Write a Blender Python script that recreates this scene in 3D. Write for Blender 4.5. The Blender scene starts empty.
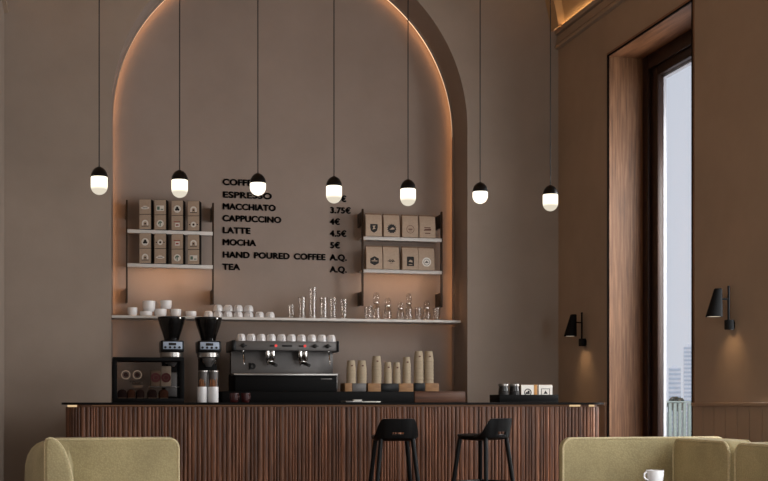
import bpy, bmesh, math, random
from mathutils import Vector, Matrix
random.seed(7)
sc = bpy.context.scene
COL = sc.collection
pi = math.pi
# ------------------------------------------------------------------ camera model (metres; X along the bar, Y into the room)
F = 1285.0; YAW = math.atan(302/1285.0); H = 1.10; HZ = 402.5
CT, ST = math.cos(YAW), math.sin(YAW)
def P(px, py, Y):
    """world X, Z of the photograph point (px, py) on the plane at depth Y"""
    r = (px-384)/F
    x, y = r*CT+ST, -r*ST+CT
    c = Y/y
    return x*c, H+(HZ-py)/F*c
def PX(px, Y): return P(px, 0, Y)[0]

cam = bpy.data.cameras.new('camera'); camo = bpy.data.objects.new('camera', cam); COL.objects.link(camo)
cam.sensor_width = 36; cam.lens = 36*F/768; cam.shift_y = (HZ-240.5)/768; cam.clip_end = 1000; cam.clip_start = .05
camo.location = (0, 0, H); camo.rotation_euler = (pi/2, 0, -YAW); sc.camera = camo

# ------------------------------------------------------------------ materials
def lin(c):
    c = c/255
    return c/12.92 if c <= .04045 else ((c+.055)/1.055)**2.4
def rgb(r, g, b): return (lin(r), lin(g), lin(b), 1)
def newmat(name):
    m = bpy.data.materials.new(name); m.use_nodes = True
    nt = m.node_tree; b = nt.nodes['Principled BSDF']
    return m, nt, b
def coords(nt, scale=(1, 1, 1), kind='Object'):
    t = nt.nodes.new('ShaderNodeTexCoord'); mp = nt.nodes.new('ShaderNodeMapping')
    mp.inputs['Scale'].default_value = scale
    nt.links.new(t.outputs[kind], mp.inputs['Vector'])
    return mp.outputs['Vector']
def noise(nt, vec, scale, detail=3, rough=.5):
    n = nt.nodes.new('ShaderNodeTexNoise'); n.inputs['Scale'].default_value = scale
    n.inputs['Detail'].default_value = detail; n.inputs['Roughness'].default_value = rough
    nt.links.new(vec, n.inputs['Vector']); return n.outputs['Fac']
def ramp(nt, fac, stops):
    r = nt.nodes.new('ShaderNodeValToRGB'); e = r.color_ramp.elements
    e[0].position, e[0].color = stops[0]; e[1].position, e[1].color = stops[-1]
    for p, c in stops[1:-1]:
        k = e.new(p); k.color = c
    nt.links.new(fac, r.inputs['Fac']); return r.outputs['Color']
def bump(nt, b, fac, strength, dist=.01):
    n = nt.nodes.new('ShaderNodeBump'); n.inputs['Strength'].default_value = strength; n.inputs['Distance'].default_value = dist
    nt.links.new(fac, n.inputs['Height']); nt.links.new(n.outputs['Normal'], b.inputs['Normal'])
def plain(name, col, rough=.6, metal=0, var=.12, scale=30, spec=.5, bmp=0):
    m, nt, b = newmat(name)
    v = coords(nt); f = noise(nt, v, scale)
    lo = tuple(x*(1-var) for x in col[:3])+(1,); hi = tuple(min(1, x*(1+var)) for x in col[:3])+(1,)
    nt.links.new(ramp(nt, f, [(.3, lo), (.7, hi)]), b.inputs['Base Color'])
    b.inputs['Roughness'].default_value = rough; b.inputs['Metallic'].default_value = metal
    b.inputs['Specular IOR Level'].default_value = spec
    if bmp: bump(nt, b, f, bmp)
    return m
def plaster(name, col):
    m, nt, b = newmat(name)
    v = coords(nt)
    big = noise(nt, v, 1.3, 5, .6); fine = noise(nt, v, 60, 4, .6)
    lo = tuple(x*.90 for x in col[:3])+(1,); hi = tuple(x*1.08 for x in col[:3])+(1,)
    nt.links.new(ramp(nt, big, [(.3, lo), (.7, hi)]), b.inputs['Base Color'])
    b.inputs['Roughness'].default_value = .85; b.inputs['Specular IOR Level'].default_value = .2
    bump(nt, b, fine, .18, .004); return m
def wood(name, c1, c2, c3, scale, rough=.45, slat=0):
    m, nt, b = newmat(name)
    v = coords(nt, scale)
    f = noise(nt, v, 1.0, 7, .62)
    col = ramp(nt, f, [(.28, c1), (.5, c2), (.74, c3)])
    if slat:
        t = nt.nodes.new('ShaderNodeTexCoord'); s = nt.nodes.new('ShaderNodeSeparateXYZ')
        nt.links.new(t.outputs['Object'], s.inputs[0])
        d = nt.nodes.new('ShaderNodeMath'); d.operation = 'DIVIDE'; d.inputs[1].default_value = slat
        nt.links.new(s.outputs['X'], d.inputs[0])
        fl = nt.nodes.new('ShaderNodeMath'); fl.operation = 'FLOOR'; nt.links.new(d.outputs[0], fl.inputs[0])
        w = nt.nodes.new('ShaderNodeTexWhiteNoise'); w.noise_dimensions = '1D'; nt.links.new(fl.outputs[0], w.inputs['W'])
        hs = nt.nodes.new('ShaderNodeHueSaturation'); mr = nt.nodes.new('ShaderNodeMapRange')
        mr.inputs['To Min'].default_value = .58; mr.inputs['To Max'].default_value = 1.35
        nt.links.new(w.outputs['Value'], mr.inputs['Value']); nt.links.new(mr.outputs[0], hs.inputs['Value'])
        nt.links.new(col, hs.inputs['Color']); col = hs.outputs['Color']
    nt.links.new(col, b.inputs['Base Color']); b.inputs['Roughness'].default_value = rough
    b.inputs['Specular IOR Level'].default_value = .35
    bump(nt, b, f, .12, .003); return m
def fabric(name, col):
    m, nt, b = newmat(name)
    v = coords(nt)
    ck = nt.nodes.new('ShaderNodeTexVoronoi'); ck.inputs['Scale'].default_value = 130; nt.links.new(v, ck.inputs['Vector'])
    n = noise(nt, v, 5, 4)
    lo = tuple(x*.86 for x in col[:3])+(1,); hi = tuple(x*1.1 for x in col[:3])+(1,)
    c = ramp(nt, n, [(.3, lo), (.7, hi)])
    mx = nt.nodes.new('ShaderNodeMix'); mx.data_type = 'RGBA'; mx.blend_type = 'MULTIPLY'; mx.inputs[0].default_value = .35
    g = ramp(nt, ck.outputs['Distance'], [(0, (1, 1, 1, 1)), (.7, (.45, .42, .36, 1))])
    nt.links.new(c, mx.inputs[6]); nt.links.new(g, mx.inputs[7])
    nt.links.new(mx.outputs[2], b.inputs['Base Color'])
    b.inputs['Roughness'].default_value = .95; b.inputs['Specular IOR Level'].default_value = .1
    b.inputs['Sheen Weight'].default_value = .08
    bump(nt, b, ck.outputs['Distance'], .35, .003); return m
def emit(name, col, s, fall=None):
    """emitter; fall=(axis, a, b, smin): strength runs from s at a to s*smin at b along the object's own axis"""
    m = bpy.data.materials.new(name); m.use_nodes = True; nt = m.node_tree; nt.nodes.clear()
    e = nt.nodes.new('ShaderNodeEmission'); o = nt.nodes.new('ShaderNodeOutputMaterial')
    e.inputs['Color'].default_value = (*col, 1); e.inputs['Strength'].default_value = s
    if fall:
        t = nt.nodes.new('ShaderNodeTexCoord'); sp = nt.nodes.new('ShaderNodeSeparateXYZ'); mr = nt.nodes.new('ShaderNodeMapRange')
        nt.links.new(t.outputs['Object'], sp.inputs[0]); nt.links.new(sp.outputs['XYZ'.index(fall[0])], mr.inputs['Value'])
        mr.inputs['From Min'].default_value = fall[1]; mr.inputs['From Max'].default_value = fall[2]
        mr.inputs['To Min'].default_value = s; mr.inputs['To Max'].default_value = s*fall[3]
        nt.links.new(mr.outputs[0], e.inputs['Strength'])
    nt.links.new(e.outputs[0], o.inputs['Surface']); return m
def glass(name, tint=(1, 1, 1), gloss=.12, rim=.55, rimcol=(1, 1, 1)):
    m = bpy.data.materials.new(name); m.use_nodes = True; nt = m.node_tree; nt.nodes.clear()
    o = nt.nodes.new('ShaderNodeOutputMaterial'); mx = nt.nodes.new('ShaderNodeMixShader')
    t = nt.nodes.new('ShaderNodeBsdfTransparent'); t.inputs['Color'].default_value = (*tint, 1)
    g = nt.nodes.new('ShaderNodeBsdfGlossy'); g.inputs['Roughness'].default_value = .06; g.inputs['Color'].default_value = (*rimcol, 1)
    lw = nt.nodes.new('ShaderNodeLayerWeight'); lw.inputs['Blend'].default_value = .3
    mr = nt.nodes.new('ShaderNodeMapRange'); mr.inputs['To Min'].default_value = gloss; mr.inputs['To Max'].default_value = rim
    nt.links.new(lw.outputs['Facing'], mr.inputs['Value']); nt.links.new(mr.outputs[0], mx.inputs['Fac'])
    nt.links.new(t.outputs[0], mx.inputs[1]); nt.links.new(g.outputs[0], mx.inputs[2]); nt.links.new(mx.outputs[0], o.inputs['Surface'])
    return m

M = {}
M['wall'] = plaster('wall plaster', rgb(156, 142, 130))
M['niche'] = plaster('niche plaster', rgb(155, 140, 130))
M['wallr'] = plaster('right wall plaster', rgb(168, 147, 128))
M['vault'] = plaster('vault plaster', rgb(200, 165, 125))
M['floor'] = wood('floor oak', rgb(70, 48, 34), rgb(95, 66, 46), rgb(120, 86, 60), (3, 30, 30))
M['slats'] = wood('walnut slats', rgb(60, 35, 24), rgb(104, 66, 45), rgb(152, 102, 72), (60, 60, 3), .42, slat=.0285)
M['walnut'] = wood('walnut', rgb(82, 56, 38), rgb(116, 81, 55), rgb(150, 109, 78), (60, 60, 2.5), .5)
M['walnutx'] = wood('walnut lengthwise', rgb(60, 36, 24), rgb(88, 55, 37), rgb(112, 74, 50), (2.2, 30, 30), .45)
M['sofflit'] = wood('walnut soffit', rgb(92, 58, 36), rgb(124, 82, 54), rgb(150, 104, 72), (28, 2.2, 28), .5)
M['lightwood'] = wood('light oak', rgb(120, 86, 56), rgb(150, 112, 76), rgb(172, 134, 96), (6, 40, 40), .55)
M['darkframe'] = wood('dark stained frame', rgb(30, 18, 13), rgb(44, 27, 20), rgb(56, 36, 26), (30, 30, 2), .4)
M['black'] = plain('black lacquer', rgb(12, 11, 11), .35, spec=.25)
M['blackmatt'] = plain('matt black', rgb(7, 6, 6), .6, spec=.12)
M['stool'] = plain('black stained wood', rgb(5, 5, 6), .4, spec=.22)
M['stone'] = plain('black stone worktop', rgb(16, 13, 12), .5, scale=60, spec=.08)
M['bronze'] = plain('dark bronze', rgb(58, 42, 28), .4, .6)
M['copper'] = plain('dull copper', rgb(98, 62, 40), .5, .3)
M['brass'] = plain('brass', rgb(150, 108, 64), .32, .9)
M['steel'] = plain('brushed steel', rgb(150, 146, 142), .3, .9, .08, 200)
M['steeldark'] = plain('dark steel', rgb(96, 92, 90), .45, .35, .08, 120)
M['chrome'] = plain('chrome', rgb(205, 203, 200), .14, 1, .03)
M['white'] = plain('white porcelain', rgb(228, 226, 226), .25, 0, .03)
M['shelf'] = plain('white shelf paint', rgb(214, 208, 202), .5, 0, .04)
M['kraft'] = plain('kraft paper', rgb(180, 159, 140), .85, 0, .06, 60, .15)
M['kraftdk'] = plain('dark kraft paper', rgb(132, 108, 90), .85, 0, .08, 60, .15)  # darker kraft tone for folds, liners and print
M['cup'] = plain('beige paper cup', rgb(172, 156, 133), .8, 0, .05, 60, .2)
M['ink'] = plain('black ink', rgb(20, 17, 16), .7, 0, .05)
M['inkbrown'] = plain('brown ink', rgb(92, 52, 38), .7, 0, .05)
M['inkred'] = plain('red ink', rgb(150, 44, 36), .7, 0, .05)
M['inkgreen'] = plain('grey green ink', rgb(96, 120, 104), .7, 0, .05)
M['emblem'] = plain('off white print', rgb(225, 220, 212), .7, 0, .03)
M['paper'] = plain('white paper', rgb(226, 222, 214), .7, 0, .03)
M['display'] = plain('pale display', rgb(170, 184, 204), .35, 0, .05)
M['sofa'] = fabric('olive yellow upholstery', rgb(190, 177, 137))
M['sofapipe'] = fabric('piping', rgb(226, 212, 172))
M['redcup'] = plain('dark red glaze', rgb(58, 14, 13), .4)
M['redcake'] = plain('dark red print', rgb(104, 30, 34), .6)
M['pastry'] = plain('brown pastry', rgb(80, 46, 30), .8, 0, .3, 40, .2, .3)
M['choc'] = plain('chocolate cake', rgb(46, 27, 23), .8, 0, .25, 40, .2, .3)
M['smoke'] = plain('smoked hopper', rgb(16, 14, 13), .18)
M['coffee'] = plain('dark beans', rgb(34, 22, 16), .7, 0, .4, 120)
M['stick'] = plain('wooden stick', rgb(146, 96, 60), .7)
M['winwhite'] = plain('white exterior trim', rgb(172, 172, 178), .5, 0, .02)
M['rail'] = plain('grey green railing', rgb(150, 164, 160), .4, .2, .08)
M['concrete'] = plain('hazed concrete', rgb(214, 216, 222), .9, 0, .05, 1)  # distance haze put into the pale colour; balcony shares it
M['concretedk'] = plain('hazed window bands', rgb(182, 192, 206), .7, 0, .05, 1)  # bands paled towards the sky, haze put into their colour
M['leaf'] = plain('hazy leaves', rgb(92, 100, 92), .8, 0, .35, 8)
M['trunk'] = plain('bark', rgb(80, 70, 62), .9)
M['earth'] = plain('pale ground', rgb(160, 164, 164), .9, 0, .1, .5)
M['window_glass'] = glass('window glass', (.97, .985, 1), .02, .18)
M['case_glass'] = glass('case glass', (.80, .80, .80), .0, .06)
M['clear'] = glass('drinking glass', (.92, .90, .88), .012, .85)
M['bulb'] = emit('opal glass lit', (1, .90, .72), 1.9, ('Z', -.066, -.092, .40))
M['bulb2'] = emit('opal glass lit short', (1, .92, .78), 1.7, ('Z', -.02, -.16, .8))
M['led'] = emit('warm led', (1, .56, .28), 20)
M['ledarch'] = emit('warm led arch', (1, .62, .38), 1.5, ('Z', 4.3, 3.40, .25))
M['ledjamb'] = emit('warm led arch wash', (1, .48, .20), 6.5)
M['ledside'] = emit('warm led jamb', (1, .48, .20), 4.2)
M['ledlow'] = emit('warm led low jamb', (1, .48, .20), 1.3)
M['ledcove'] = emit('warm cove led', (1, .68, .36), 14)
M['ledbar'] = emit('warm bar led', (1, .5, .25), .10)
M['barglint'] = emit('bar glint glow', (1, .70, .38), .75)  # glow that imitates bright reflections along the bar edge
M['shadein'] = emit('lit shade lining', (1, .82, .62), .8)
M['redled'] = emit('red indicator', (1, .10, .09), .8)

# ------------------------------------------------------------------ geometry helpers
class MB:
    def __init__(s): s.bm = bmesh.new()
    def _add(s, tmp, mat=None):
        if mat is not None: bmesh.ops.transform(tmp, matrix=mat, verts=tmp.verts)
        vm = {v: s.bm.verts.new(v.co) for v in tmp.verts}
        for f in tmp.faces:
            try:
                nf = s.bm.faces.new([vm[v] for v in f.verts]); nf.smooth = f.smooth
            except ValueError: pass
        tmp.free(); return s
    def box(s, x0, x1, y0, y1, z0, z1, bev=0, seg=2, mat=None, smooth=None):
        t = bmesh.new(); bmesh.ops.create_cube(t, size=1)
        for v in t.verts:
            v.co = ((x0+x1)/2+v.co.x*(x1-x0), (y0+y1)/2+v.co.y*(y1-y0), (z0+z1)/2+v.co.z*(z1-z0))
        if bev: bmesh.ops.bevel(t, geom=list(t.edges), offset=bev, segments=seg, profile=.5, affect='EDGES')
        if bev if smooth is None else smooth:
            for f in t.faces: f.smooth = True
        return s._add(t, mat)
    def lathe(s, prof, n=24, c=(0, 0, 0), mat=None, smooth=True, sx=1, sy=1):
        t = bmesh.new(); rings = []
        for r, z in prof:
            if r < 1e-6: rings.append([t.verts.new((c[0], c[1], c[2]+z))])
            else: rings.append([t.verts.new((c[0]+sx*r*math.cos(2*pi*k/n), c[1]+sy*r*math.sin(2*pi*k/n), c[2]+z)) for k in range(n)])
        for a, b in zip(rings, rings[1:]):
            for k in range(n):
                k2 = (k+1) % n
                if len(a) == 1 and len(b) == 1: continue
                if len(a) == 1: q = [a[0], b[k2], b[k]]
                elif len(b) == 1: q = [a[k], a[k2], b[0]]
                else: q = [a[k], a[k2], b[k2], b[k]]
                try: t.faces.new(q).smooth = smooth
                except ValueError: pass
        return s._add(t, mat)
    def cyl(s, p0, p1, r0, r1=None, n=16, smooth=True):
        r1 = r0 if r1 is None else r1
        p0, p1 = Vector(p0), Vector(p1); d = p1-p0
        q = Vector((0, 0, 1)).rotation_difference(d.normalized()).to_matrix().to_4x4()
        return s.lathe([(0, 0), (r0, 0), (r0, 0), (r1, d.length), (r1, d.length), (0, d.length)], n, mat=Matrix.Translation(p0) @ q, smooth=smooth)
    def tube(s, pts, r, n=8, closed=False):
        t = bmesh.new(); pts = [Vector(p) for p in pts]; N = len(pts); rings = []
        up = Vector((.13, .31, .94)).normalized()
        for i, p in enumerate(pts):
            a = pts[(i-1) % N] if closed or i else p; b = pts[(i+1) % N] if closed or i < N-1 else p
            d = (b-a).normalized(); u = d.cross(up)
            if u.length < 1e-3: u = d.cross(Vector((1, 0, 0)))
            u.normalize(); w = d.cross(u)
            rings.append([t.verts.new(p+r*(math.cos(2*pi*k/n)*u+math.sin(2*pi*k/n)*w)) for k in range(n)])
        pairs = list(zip(rings, rings[1:]))+([(rings[-1], rings[0])] if closed else [])
        for A, B in pairs:
            for k in range(n): t.faces.new([A[k], A[(k+1) % n], B[(k+1) % n], B[k]]).smooth = True
        if not closed:
            t.faces.new(rings[0][::-1]); t.faces.new(rings[-1])
        return s._add(t)
    def prism(s, poly, y0, y1, plane='XZ', bev=0, seg=2, smooth=False, mat=None):
        t = bmesh.new()
        def co(u, v, w): return {'XZ': (u, w, v), 'XY': (u, v, w), 'YZ': (w, u, v)}[plane]
        A = [t.verts.new(co(u, v, y0)) for u, v in poly]; B = [t.verts.new(co(u, v, y1)) for u, v in poly]
        n = len(poly)
        t.faces.new(A); t.faces.new(B[::-1])
        for k in range(n):
            t.faces.new([A[k], B[k], B[(k+1) % n], A[(k+1) % n]]).smooth = smooth
        bmesh.ops.recalc_face_normals(t, faces=t.faces)
        if bev:
            es = [e for f in t.faces if len(f.verts) == n and n > 4 for e in f.edges] if n > 4 else list(t.edges)
            bmesh.ops.bevel(t, geom=list(set(es)), offset=bev, segments=seg, profile=.5, affect='EDGES')
            for f in t.faces: f.smooth = True
        return s._add(t, mat)
    def quad(s, *pts):
        s.bm.faces.new([s.bm.verts.new(p) for p in pts]); return s
    def build(s, name, mat, parent=None, loc=None, normals=True):
        if normals: bmesh.ops.recalc_face_normals(s.bm, faces=s.bm.faces)
        me = bpy.data.meshes.new(name); s.bm.to_mesh(me); s.bm.free()
        me.materials.append(M[mat] if isinstance(mat, str) else mat)
        o = bpy.data.objects.new(name, me); COL.objects.link(o)
        try: me.set_sharp_from_angle(angle=math.radians(38))
        except Exception: pass
        if parent is not None: o.parent = parent
        if loc is not None: o.location = loc
        return o
def tag(o, label=None, cat=None, group=None, kind=None):
    for k, v in (('label', label), ('category', cat), ('group', group), ('kind', kind)):
        if v: o[k] = v
    return o
def thing(name, label, cat, loc=(0, 0, 0), rz=0, group=None):
    o = bpy.data.objects.new(name, None); o.empty_display_size = .05; COL.objects.link(o)
    o.location = loc; o.rotation_euler = (0, 0, rz)
    return tag(o, label, cat, group)
def struct(name, mb, mat, parent=None):
    o = mb.build(name, mat, parent, normals=False)
    if parent is None: o['kind'] = 'structure'
    return o
def copy_tree(o, parent=None, loc=None, label=None, rz=None, group=None):
    kids = list(o.children)
    c = o.copy(); COL.objects.link(c)
    if parent is not None: c.parent = parent
    if loc is not None: c.location = loc
    if rz is not None: c.rotation_euler = (0, 0, rz)
    if label: c['label'] = label
    if group: c['group'] = group
    for k in kids: copy_tree(k, c)
    return c
def text_part(body, size, mat, parent, name, loc, sx=1.0, bold=.0, ext=.002, align='LEFT'):
    cu = bpy.data.curves.new(name, 'FONT'); cu.body = body; cu.size = size; cu.extrude = ext; cu.align_x = align
    cu.space_character = 1.05; cu.space_word = 1.45
    t = bpy.data.objects.new(name+'_src', cu); COL.objects.link(t)
    bpy.context.view_layer.update()
    me = bpy.data.meshes.new_from_object(t.evaluated_get(bpy.context.evaluated_depsgraph_get()))
    bpy.data.objects.remove(t); bpy.data.curves.remove(cu)
    me.transform(Matrix.Rotation(pi/2, 4, 'X') @ Matrix.Scale(sx, 4, (1, 0, 0)))
    if bold:
        bm = bmesh.new()
        for dx, dz in ((-bold, 0), (bold, 0), (0, bold*.7), (0, -bold*.7), (-bold*.7, bold*.5), (bold*.7, -bold*.5)):
            m2 = me.copy(); m2.transform(Matrix.Translation((dx, 0, dz))); bm.from_mesh(m2); bpy.data.meshes.remove(m2)
        bm.to_mesh(me); bm.free()
    me.materials.clear(); me.materials.append(M[mat]); me.name = name
    o = bpy.data.objects.new(name, me); COL.objects.link(o); o.parent = parent; o.location = loc
    return o
ORD = ['first', 'second', 'third', 'fourth', 'fifth', 'sixth', 'seventh', 'eighth', 'ninth', 'tenth']

# ------------------------------------------------------------------ room
XL, XR, YB, YN = -.60, 4.06, 10.60, 11.06
SY0 = 10.72; SZ = 1.814
NX0, NX1, NCX, NR, NZ = .231, 3.229, 1.73, 1.499, 3.46
ZT = 6.5; Y0 = -1.0
w = MB()
w.quad((XL-.3, YB, 0), (NX0, YB, 0), (NX0, YB, ZT), (XL-.3, YB, ZT))
w.quad((NX1, YB, 0), (XR+.3, YB, 0), (XR+.3, YB, ZT), (NX1, YB, ZT))
arc = [(NCX-NR*math.cos(pi*k/72), NZ+NR*math.sin(pi*k/72)) for k in range(73)]
for (xa, za), (xb, zb) in zip(arc, arc[1:]):
    w.quad((xa, YB, za), (xb, YB, zb), (xb, YB, ZT), (xa, YB, ZT))
struct('wall_back', w, 'wall')
w = MB()
out = [(NX0, 0)]+arc+[(NX1, 0)]
for (xa, za), (xb, zb) in zip(out, out[1:]):
    w.quad((xa, YB, za), (xa, YN, za), (xb, YN, zb), (xb, YB, zb))
w.quad((NX0-.1, YN, 0), (NX1+.1, YN, 0), (NX1+.1, YN, 5.1), (NX0-.1, YN, 5.1))
struct('wall_niche', w, 'niche')
# right wall with the tall window opening
WY0, WY1, WZ0, WZ1 = 8.065, 9.50, .10, 3.84
w = MB()
for ya, yb, za, zb in ((Y0, WY0, 0, 4.4), (WY1, YB+.4, 0, 4.4), (WY0, WY1, WZ1, 4.4), (WY0, WY1, 0, WZ0)):
    w.quad((XR, ya, za), (XR, yb, za), (XR, yb, zb), (XR, ya, zb))
struct('wall_right', w, 'wallr')
w = MB(); w.quad((XL, Y0, 0), (XL, YB+.4, 0), (XL, YB+.4, 4.4), (XL, Y0, 4.4)); struct('wall_left', w, 'wall')
w = MB(); w.quad((XL-.3, Y0, 0), (XR+.3, Y0, 0), (XR+.3, Y0, ZT), (XL-.3, Y0, ZT)); struct('wall_front', w, 'wall')
w = MB(); w.quad((XL-.3, Y0, 0), (XR, Y0, 0), (XR, YB+.4, 0), (XL-.3, YB+.4, 0)); struct('floor', w, 'floor')
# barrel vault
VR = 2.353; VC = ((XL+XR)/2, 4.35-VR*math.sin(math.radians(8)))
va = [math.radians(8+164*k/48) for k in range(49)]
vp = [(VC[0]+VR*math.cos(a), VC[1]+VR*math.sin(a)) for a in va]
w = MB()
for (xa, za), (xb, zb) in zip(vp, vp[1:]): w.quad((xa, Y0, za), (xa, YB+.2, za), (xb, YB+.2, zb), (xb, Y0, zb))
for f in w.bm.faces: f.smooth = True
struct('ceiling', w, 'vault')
w = MB()   # arched rib where the vault meets the back wall
ri = [(VC[0]+(VR-.07)*math.cos(a), VC[1]+(VR-.07)*math.sin(a)) for a in va]
for k in range(48):
    (xa, za), (xb, zb) = ri[k], ri[k+1]; (xc, zc), (xd, zd) = vp[k], vp[k+1]
    w.quad((xa, 10.42, za), (xa, YB, za), (xb, YB, zb), (xb, 10.42, zb))
    w.quad((xa, 10.42, za), (xb, 10.42, zb), (xd, 10.42, zd), (xc, 10.42, zc))
struct('trim_1', w, 'vault')
# cornices (right and left)
for i, (x, s) in enumerate(((XR, -1), (XL, 1))):
    w = MB()
    prof = [(0, 4.185), (.03, 4.19), (.034, 4.205), (.03, 4.22), (.002, 4.222), (.002, 4.236), (.014, 4.238), (.014, 4.30), (.003, 4.302), (.003, 4.312), (.03, 4.316), (.036, 4.335), (.036, 4.352), (.030, 4.352), (.030, 4.340), (0, 4.340)]
    w.prism([(x+s*a, b) for a, b in prof], Y0, YB)
    struct('trim_%d' % (i+2), w, 'wallr')
    b = MB(); b.box(min(x+s*.014, x+s*.026), max(x+s*.014, x+s*.026), .5, YB-.03, 4.3405, 4.350)
    tag(b.build('cove_light', 'ledcove'), 'hidden warm cove light along the %s cornice' % ('right' if i == 0 else 'left'), 'light strip')
# wainscot of grooved boards with a cap rail, below 1.1 m on the right wall
def wainscot(name, ya, yb):
    w = MB(); n = max(1, round((yb-ya)/.155)); d = (yb-ya)/n
    for k in range(n): w.box(XR-.016, XR+.002, ya+k*d+.005, ya+(k+1)*d-.005, .0, 1.075)
    w.box(XR-.003, XR+.002, ya, yb, 0, 1.075)
    w.box(XR-.028, XR+.002, ya, yb, 1.075, 1.10, .004)
    struct(name, w, 'wallr')
wainscot('trim_4', .5, WY0-.03)
wainscot('trim_5', WY1+.03, YB-.001)
# window: walnut lining, dark frame, glass, white outer edge
win = thing('window_1', None, None, (0, 0, 0)); win['kind'] = 'structure'
XO = 4.40
b = MB(); b.box(XR-.004, XO, WY1, WY1+.03, WZ0, WZ1+.03); b.build('jamb_lining', 'walnut', win)
b = MB(); b.box(XR-.004, XO, WY0-.03, WY0, WZ0, WZ1+.03); b.build('jamb_lining', 'walnut', win)
b = MB(); b.box(XR-.004, XO, WY0, WY1, WZ1, WZ1+.03); b.build('head_lining', 'sofflit', win)
b = MB(); b.box(XR-.004, XO, WY0, WY1, WZ0-.03, WZ0); b.build('sill', 'walnut', win)
b = MB()
e = .012
b.box(XR-.008, XR+.006, WY1, WY1+e, WZ0, WZ1+e); b.box(XR-.008, XR+.006, WY0-e, WY0, WZ0, WZ1+e)
b.box(XR-.008, XR+.006, WY0-e, WY1+e, WZ1, WZ1+e)
b.build('edge_strip', 'blackmatt', win)
b = MB()
b.box(XO-.02, XO+.03, 9.29, 9.53, WZ0, WZ1+.02, .006); b.box(XO-.02, XO+.03, WY0-.03, 8.2, WZ0, WZ1+.02, .006)
b.box(XO-.02, XO+.03, 8.2, 9.29, 3.66, WZ1+.02, .006); b.box(XO-.02, XO+.03, 8.2, 9.29, WZ0, .28, .006)
b.box(XO-.05, XO-.02, 9.40, 9.53, WZ0, WZ1+.02, .005); b.box(XO-.05, XO-.02, WY0, 9.40, 3.73, WZ1+.02, .005)
b.build('frame', 'darkframe', win)
b = MB(); b.box(XO+.03, XO+.052, 9.285, 9.315, .28, 3.665); b.box(XO+.10, XO+.13, 9.50, 9.56, .1, 3.80)
b.box(XO+.03, XO+.07, 8.2, 9.3, 3.645, 3.665); b.build('outer_edge', 'winwhite', win)
b = MB(); b.box(XO+.008, XO+.016, 8.2, 9.29, .28, 3.66); b.build('pane', 'window_glass', win)

# ------------------------------------------------------------------ outside
w = MB(); w.box(XO+.2, 6.05, 5.5, 11.35, -.18, 0.02); struct('balcony', w, 'concrete')
rl = thing('balcony_railing', 'grey green balcony railing of close upright bars seen through the window', 'railing', (5.3, 11.2, .02))
b = MB()
for k in range(28): b.box(-.66+k*.05, -.66+k*.05+.032, -.012, .012, .0, 1.075, .003, 1)
b.build('bars', 'rail', rl)
b = MB(); b.box(-.68, .75, -.016, .016, 1.078, 1.094, .004); b.build('handrail', 'rail', rl)
b = MB(); b.box(.70, .74, -5.5, .0, 0, 1.08, .004); b.build('side_panel', 'rail', rl)
w = MB(); w.quad((20, 20, -3), (400, 20, -3), (400, 500, -3), (20, 500, -3)); struct('terrain', w, 'earth')
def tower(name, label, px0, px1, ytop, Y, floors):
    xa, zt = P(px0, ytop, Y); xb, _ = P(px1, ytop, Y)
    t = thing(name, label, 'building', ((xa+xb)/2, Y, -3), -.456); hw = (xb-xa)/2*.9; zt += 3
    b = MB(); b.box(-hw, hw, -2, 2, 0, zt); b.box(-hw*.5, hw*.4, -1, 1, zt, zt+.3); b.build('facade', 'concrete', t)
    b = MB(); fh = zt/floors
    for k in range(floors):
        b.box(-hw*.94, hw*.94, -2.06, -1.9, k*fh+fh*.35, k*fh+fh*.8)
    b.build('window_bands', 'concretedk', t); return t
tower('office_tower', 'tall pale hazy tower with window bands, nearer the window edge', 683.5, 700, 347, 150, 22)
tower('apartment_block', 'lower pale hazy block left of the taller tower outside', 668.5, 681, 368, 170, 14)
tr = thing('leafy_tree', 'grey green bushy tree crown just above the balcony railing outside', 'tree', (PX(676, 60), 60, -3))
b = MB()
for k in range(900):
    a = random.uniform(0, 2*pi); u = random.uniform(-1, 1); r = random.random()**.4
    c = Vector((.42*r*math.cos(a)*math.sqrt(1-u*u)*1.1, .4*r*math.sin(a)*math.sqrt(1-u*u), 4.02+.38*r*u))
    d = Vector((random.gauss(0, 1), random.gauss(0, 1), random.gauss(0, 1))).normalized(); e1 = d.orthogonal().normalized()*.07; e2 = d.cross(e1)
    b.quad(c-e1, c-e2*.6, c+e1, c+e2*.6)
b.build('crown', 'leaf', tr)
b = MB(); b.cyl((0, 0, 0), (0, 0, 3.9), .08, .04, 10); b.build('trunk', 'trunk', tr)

# ------------------------------------------------------------------ niche LED strip (follows the arch)
ls = thing('light_strip', 'thin warm light strip following the inner edge of the arched niche', 'light strip', (0, 0, 0))
r2 = NR-.001; YS = YN-.055
def arcp(r, k): return (NCX-r*math.cos(pi*k/96), NZ+r*math.sin(pi*k/96))
b = MB()
for k in range(96):     # light on the rear of the ledge, washing the niche wall
    (xa, za), (xb, zb) = arcp(r2, k), arcp(r2, k+1); (xc, zc), (xd, zd) = arcp(r2-.018, k+1), arcp(r2-.018, k)
    b.quad((xa, YS, za), (xb, YS, zb), (xc, YS, zc), (xd, YS, zd))
b.build('arch_strip', 'ledjamb', ls, normals=False)
b = MB()
for k in range(96):     # ledge
    (xa, za), (xb, zb) = arcp(r2, k), arcp(r2, k+1); (xc, zc), (xd, zd) = arcp(r2-.020, k+1), arcp(r2-.020, k)
    for y in (YS-.012, YS-.002): b.quad((xa, y, za), (xb, y, zb), (xc, y, zc), (xd, y, zd))
b.build('arch_ledge', 'niche', ls, normals=False)
b = MB()
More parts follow.
